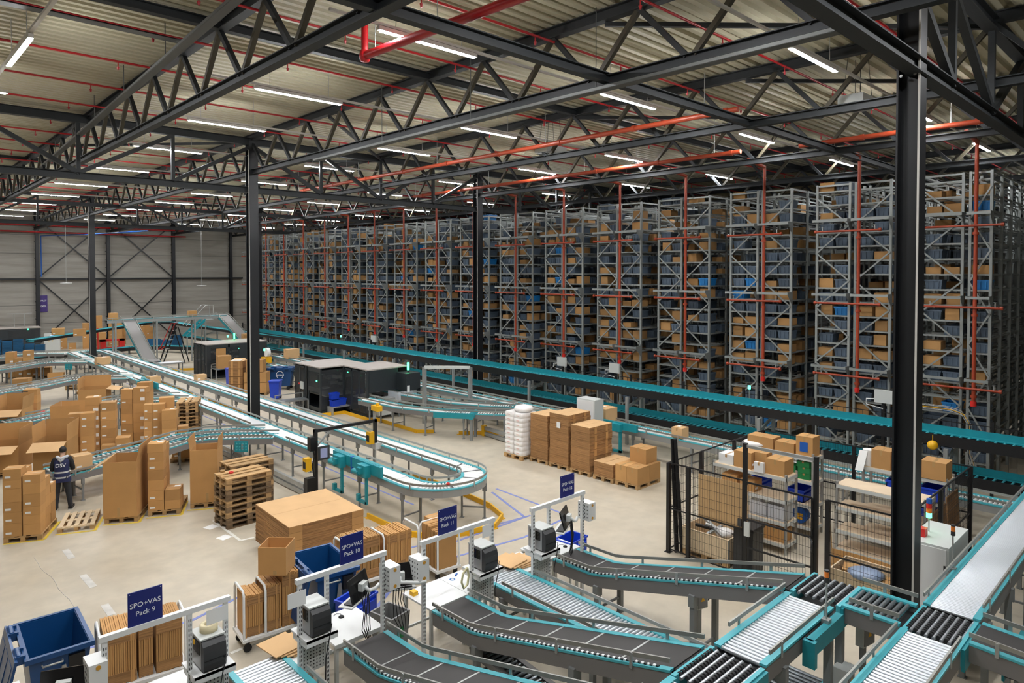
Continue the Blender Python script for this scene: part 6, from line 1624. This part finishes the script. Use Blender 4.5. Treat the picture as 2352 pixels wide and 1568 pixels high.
cs(15.5,8.3,1.822,.45,.4,.24,'white carton at the left end of the nearest cage shelf top','white'); cs(15.47,7.82,1.822,.45,.45,.40,'brown carton second from the left on the nearest cage shelf top','card',0,'front'); cs(15.6,7.5,1.822,.3,.3,.42,'brown carton third from the left on the nearest cage shelf top'); cs(15.47,7.0,1.822,.5,.46,.36,'brown opened carton at the right end of the nearest cage shelf top'); cs(15.38,7.47,1.822,.1,.24,.24,'small white carton at the front of the nearest cage shelf top','white')
cs(17.0,8.0,1.982,.45,.7,.3,'long brown carton on top of the green-carton shelf'); cs(17.0,7.45,1.982,.45,.5,.26,'torn open brown carton on the green-carton shelf'); cs(17.0,6.98,1.982,.42,.42,.5,'tall brown carton with blue picture on the green-carton shelf')
solo('carton_print', MB().box(-.004,0,0,0,.2,.24), 'bluec', 'blue picture printed on the tall carton of the green-carton shelf', 'picture', (16.992,7.1,2.1))
t = solo('wrapped_sheet', MB().lathe([(.001,.0),(.3,.02),(.36,.07),(.28,.12),(.001,.16)],(0,0,0),14), 'wrap', 'crumpled white foam sheet on the green-carton shelf', 'foam sheet', (17.2,8.55,1.985))
k = 0
for z,row in ((1.402,((7.05,.3),(7.38,.3),(7.7,.28))),(1.552,((7.05,.3),(7.4,.3))),(1.702,((7.06,.32),))):
    for y,w_ in row:
        k += 1; cs(17.0,y,z,.3,w_,.145,'green carton, %s of the green heap on the rear cage shelf' % ORD1[k-1],'greenb',0,'big')
for i,(x,y,z) in enumerate(((17.0,7.95,1.402),(17.0,7.2,.802),(17.0,8.3,.802))): crateb((x,y,z),0,'bright blue bin on the green-carton shelf, %s' % ('upper','lower right','lower left')[i])
for i,(x,y,z) in enumerate(((17.4,4.3,1.402),(17.4,5.0,1.402),(17.4,4.5,.902))): crateb((x,y,z),0,'bright blue bin on the right rear cage shelf, %s' % ('upper right','upper left','lower')[i])
cs(17.45,5.35,1.922,.45,.42,.44,'brown carton with flap raised at the left of the right rear shelf top'); cs(17.5,4.95,1.922,.4,.36,.18,'labelled brown carton low on the right rear shelf top','card',0,'front'); cs(17.5,4.97,2.1,.38,.34,.28,'brown carton stacked on the labelled one, right rear shelf'); cs(17.4,4.2,1.922,.5,.5,.4,'large brown carton with printed tape at the right rear shelf end'); cs(17.45,4.72,1.922,.4,.22,.2,'open brown carton partly behind the big right column')
t = solo('paper_roll', MB().tube((0,0,0),(0,0,.38),.13,16), 'paper', 'white paper roll standing on the right rear shelf top', 'paper roll', (17.6,5.88,1.925)); part('loose_end', MB().slab([(-.13,-.02,.36),(-.13,.16,.36),(-.32,.2,-.1),(-.32,.02,-.1)], .004), 'paper', t)
cs(15.5,8.2,1.282,.4,.4,.3,'dark brown carton on the second board of the nearest cage shelf'); cs(15.5,7.75,1.282,.4,.38,.26,'brown carton beside it on the second board of the nearest cage shelf','card',0,'front')
for i in range(2):
    t = thing('clear_tub', 'clear plastic tub with white contents on the nearest cage shelf, %s' % ('left','right')[i], 'tub', (15.5,7.0+.45*i,.752)); part('shell', MB().box(0,0,0,.45,.42,.02).box(0,0,0,.01,.42,.34).box(.44,0,0,.45,.42,.34).box(0,0,0,.45,.01,.34).box(0,.41,0,.45,.42,.34), 'film', t); part('contents', MB().lathe([(.001,0),(.15,0),(.16,.1),(.1,.2),(.001,.24)],(.22,.21,.02),10), 'wrap', t)
cs(15.5,7.0,.252,.4,.5,.3,'open brown carton on the lowest board of the nearest cage shelf'); solo('teal_part', MB().box(0,0,0,.18,.8,.1).box(0,0,.1,.18,.15,.22), 'teal', 'teal conveyor part on the lowest board of the nearest cage shelf', 'spare part', (15.5,7.6,.252))
t = thing('cable_reel', 'blue cable reel with yellow letters on the rear cage shelf', 'cable reel', (17.0,7.3,.252)); part('drum', MB().tube((0,0,.22),(.18,0,.22),.2,18), 'bluec', t); part('handle', MB().path([(.09,-.1,.42),(.09,-.1,.52),(.09,.1,.52),(.09,.1,.42)],.016,6), 'black', t); part('print', MB().box(-.008,-.1,.2,-.004,.1,.27).box(-.008,-.08,.12,-.004,.08,.18), 'yellow', t)
solo('motor', MB().tube((0,0,.16),(0,.3,.16),.15,14), 'grey', 'round grey motor on the rear cage shelf beside the reel', 'motor', (17.2,7.75,.252))
def crate(x0,y0,dx,dy,h,label,z=.147):
    F = FR((x0,y0),0); pallet(F,0,0,'pallet under the %s' % label,dx,dy); t = thing('wooden_crate', label, 'crate', (x0,y0,z))
    for q,bx in (('side',(0,0,0,dx,.03,h)),('side',(0,dy-.03,0,dx,dy,h)),('end',(0,.03,0,.03,dy-.03,h)),('end',(dx-.03,.03,0,dx,dy-.03,h))): part(q+'_board', MB().box(*bx), 'woodw', t)
    part('floor_board', MB().box(.03,.03,0,dx-.03,dy-.03,.02), 'wood', t)
    for u,v in ((-.006,-.006),(dx-.1,-.006),(-.006,dy-.1),(dx-.1,dy-.1)): part('corner_hinge', MB().box(u,v,.02,u+.106,v+.106,h-.02), 'galv', t) if False else part('corner_hinge', MB().box(-.005 if u<0 else dx-.06, -.005 if v<0 else dy, .02, .06 if u<0 else dx+.005, 0 if v<0 else dy+.005, h-.02), 'galv', t)
    return t
crate(13.8,7.5,.85,1.2,.5,'wooden crate of loose parts behind the cage front fence')
for i,(a,c,m_) in enumerate((((13.95,7.7,.62),(14.5,8.5,.72),'galv'),((14.3,7.6,.6),(14.1,8.5,.66),'black'),((14.45,7.7,.55),(14.2,8.3,.7),'white'),((13.9,8.1,.58),(14.5,8.05,.64),'galv'))): solo('metal_offcut', MB().bar(a,c,.07,.05), m_, 'loose metal piece in the wooden crate, %s on top' % ORD1[i], 'metal piece', (0,0,.0))
solo('paper_bundle', MB().lathe([(.001,.0),(.2,.02),(.24,.1),(.15,.16),(.001,.18)],(0,0,0),12), 'wrap', 'white crumpled packing paper in the wooden crate', 'paper', (14.3,7.85,.5))
cs(14.75,8.2,.02,.5,.5,.9,'tall brown carton behind the crate in the cage','card'); cs(14.7,7.7,.02,.4,.4,.75,'brown carton behind the crate in the cage, right')
t = thing('black_bin', 'black lidded bin beside the crate at the cage door', 'bin', (13.85,6.95,0)); part('body', MB().box(0,0,0,.5,.45,.95), 'dgrey', t); part('lid', MB().box(-.02,-.02,.95,.52,.47,1.02), 'black', t)
crate(13.9,4.15,.85,1.2,.55,'wooden crate with cables behind the right cage fence')
for i in range(3): cs(14.0+.1*i,4.3+.3*i,.35,.4,.3,.3,'brown carton inside the right wooden crate, %s' % ORD1[i],'card',8*i,'big')
solo('blue_film', MB().lathe([(.001,0),(.3,.02),(.34,.08),(.2,.14),(.001,.16)],(0,0,0),12), mat('bluish_film',(.25,.32,.45),.3), 'crumpled bluish film in the right wooden crate', 'film', (14.15,4.75,.62))
t = thing('curved_board', 'curved brown cardboard sheet under the bare shelf in the cage', 'cardboard', (15.4,4.6,0)); m = MB(); N = 12; vs = []
for k in range(N+1):
    a = -.6+1.2*k/N; vs += [(.25*cos(a*1.2)-.2,1.3*k/N,0.02),(.25*cos(a*1.2)-.2,1.3*k/N,.5)]
vs2 = [(x+.012,y,z) for x,y,z in vs]; n2 = len(vs)
m.add(vs+vs2, [(2*k,2*k+2,2*k+3,2*k+1) for k in range(N)]+[(n2+2*k,n2+2*k+1,n2+2*k+3,n2+2*k+2) for k in range(N)]+[(2*k+1,2*k+3,n2+2*k+3,n2+2*k+1) for k in range(N)]); part('sheet', m, 'card', t)
solo('broom', MB().tube((0,0,0),(.05,.12,1.4),.014,6).box(-.15,-.03,0,.15,.03,.05), 'plywood', 'wooden broom leaning inside the cage beside the door post', 'broom', (14.3,5.4,0))
t = thing('cardboard_panels', 'brown cardboard panels leaning inside the right cage fence', 'cardboard', (16.2,4.08,0)); part('panel', MB().slab([(0,0,0),(1.0,0,0),(1.0,.1,1.5),(0,.1,1.5)],.03), 'cardd', t); part('panel', MB().slab([(1.1,0,0),(2.0,0,0),(2.0,.1,1.6),(1.1,.1,1.6)],.03), 'cardd', t)
# white cabinet by the column
t = thing('electrical_cabinet', 'tall pale green-grey cabinet right of the big column with a signal tower on top', 'cabinet', (13.0,3.08,0)); W_ = 1.25
part('body', MB().box(0,0,.1,W_,.62,2.0), 'offw', t); part('plinth', MB().box(.02,.02,0,W_-.02,.6,.1), 'dgrey', t)
d = part('door', MB().box(-.02,.04,.14,0,.58,1.96), 'white', t); part('hinge', MB().box(-.03,.04,.3,-.02,.07,.4), 'dgrey', d); part('hinge', MB().box(-.03,.04,1.6,-.02,.07,1.7), 'dgrey', d)
part('siren', MB().box(.25,.42,2.0,.4,.56,2.14), 'redp', t)
st = part('signal_pole', MB().tube((.62,.46,2.0),(.62,.46,2.25),.012,6), 'galv', t)
for k,(c) in enumerate(('green','orangeg','redp','bluec')): part('lamp_segment', MB().tube((.62,.46,2.25+.085*k),(.62,.46,2.33+.085*k),.045,12), c, st)
# yellow ball and blue round signs near the tote line
p = GX(2142,1022,20.9); solo('warning_ball', MB().lathe([(.13*sin(pi*k/10)+.001,-.13*cos(pi*k/10)) for k in range(11)],(0,0,0),16).tube((0,0,.1),(0,0,2.2-p.z if p.z < 2 else .3),.01,5), 'yellow', 'yellow ball hanging below the raised conveyor right of the big column', 'ball', tuple(p))
for px,py,n in ((2142,1003,'left'),(2218,1014,'right')):
    p = GX(px,py,23.8); t = thing('round_sign', 'round blue mandatory sign on the rack fence, %s one' % n, 'sign', tuple(p)); part('disc', MB().tube((-.02,0,0),(0,0,0),.2,20), 'bluec', t); part('border', MB().tube((-.012,0,0),(.0,0,0),.22,20), 'paper', t); part('pictogram', MB().box(-.026,-.05,-.1,-.02,.05,.1), 'paper', t); part('bracket', MB().box(.0,-.02,-.3,.1,.02,.2), 'black', t)
# wire cable channel curving down at the right racks
t = thing('wire_cable_tray', 'wire cable tray with an orange pipe curving down at the rightmost rack', 'cable tray', (25.0,6.0,0))
pts = [(0,1.6,2.2),(0,-.1,2.2),(0,-.45,2.1),(0,-.62,1.8),(0,-.64,.9),(0,-.75,.5),(0,-1.1,.25),(0,-2.2,.2)]
for dz in (-.1,.1): part('wire_rail', MB().path([(x+dz,y,z) for x,y,z in pts],.012,5), 'galv', t); part('wire_rail', MB().path([(x+dz,y+.1,z+.1) for x,y,z in pts],.012,5), 'galv', t)
m = MB()
for a_,c_ in zip(pts,pts[1:]):
    n = max(1,int((Vector(c_)-Vector(a_)).length/.1))
    for k in range(n):
        p = Vector(a_).lerp(Vector(c_),k/n); m.bar(p-Vector((.1,0,0)),p+Vector((.1,0,0)),.008,.008)
part('rungs', m, 'galv', t); part('yellow_cable', MB().path([(x,y+.03,z+.03) for x,y,z in pts],.015,5), 'yellow', t)
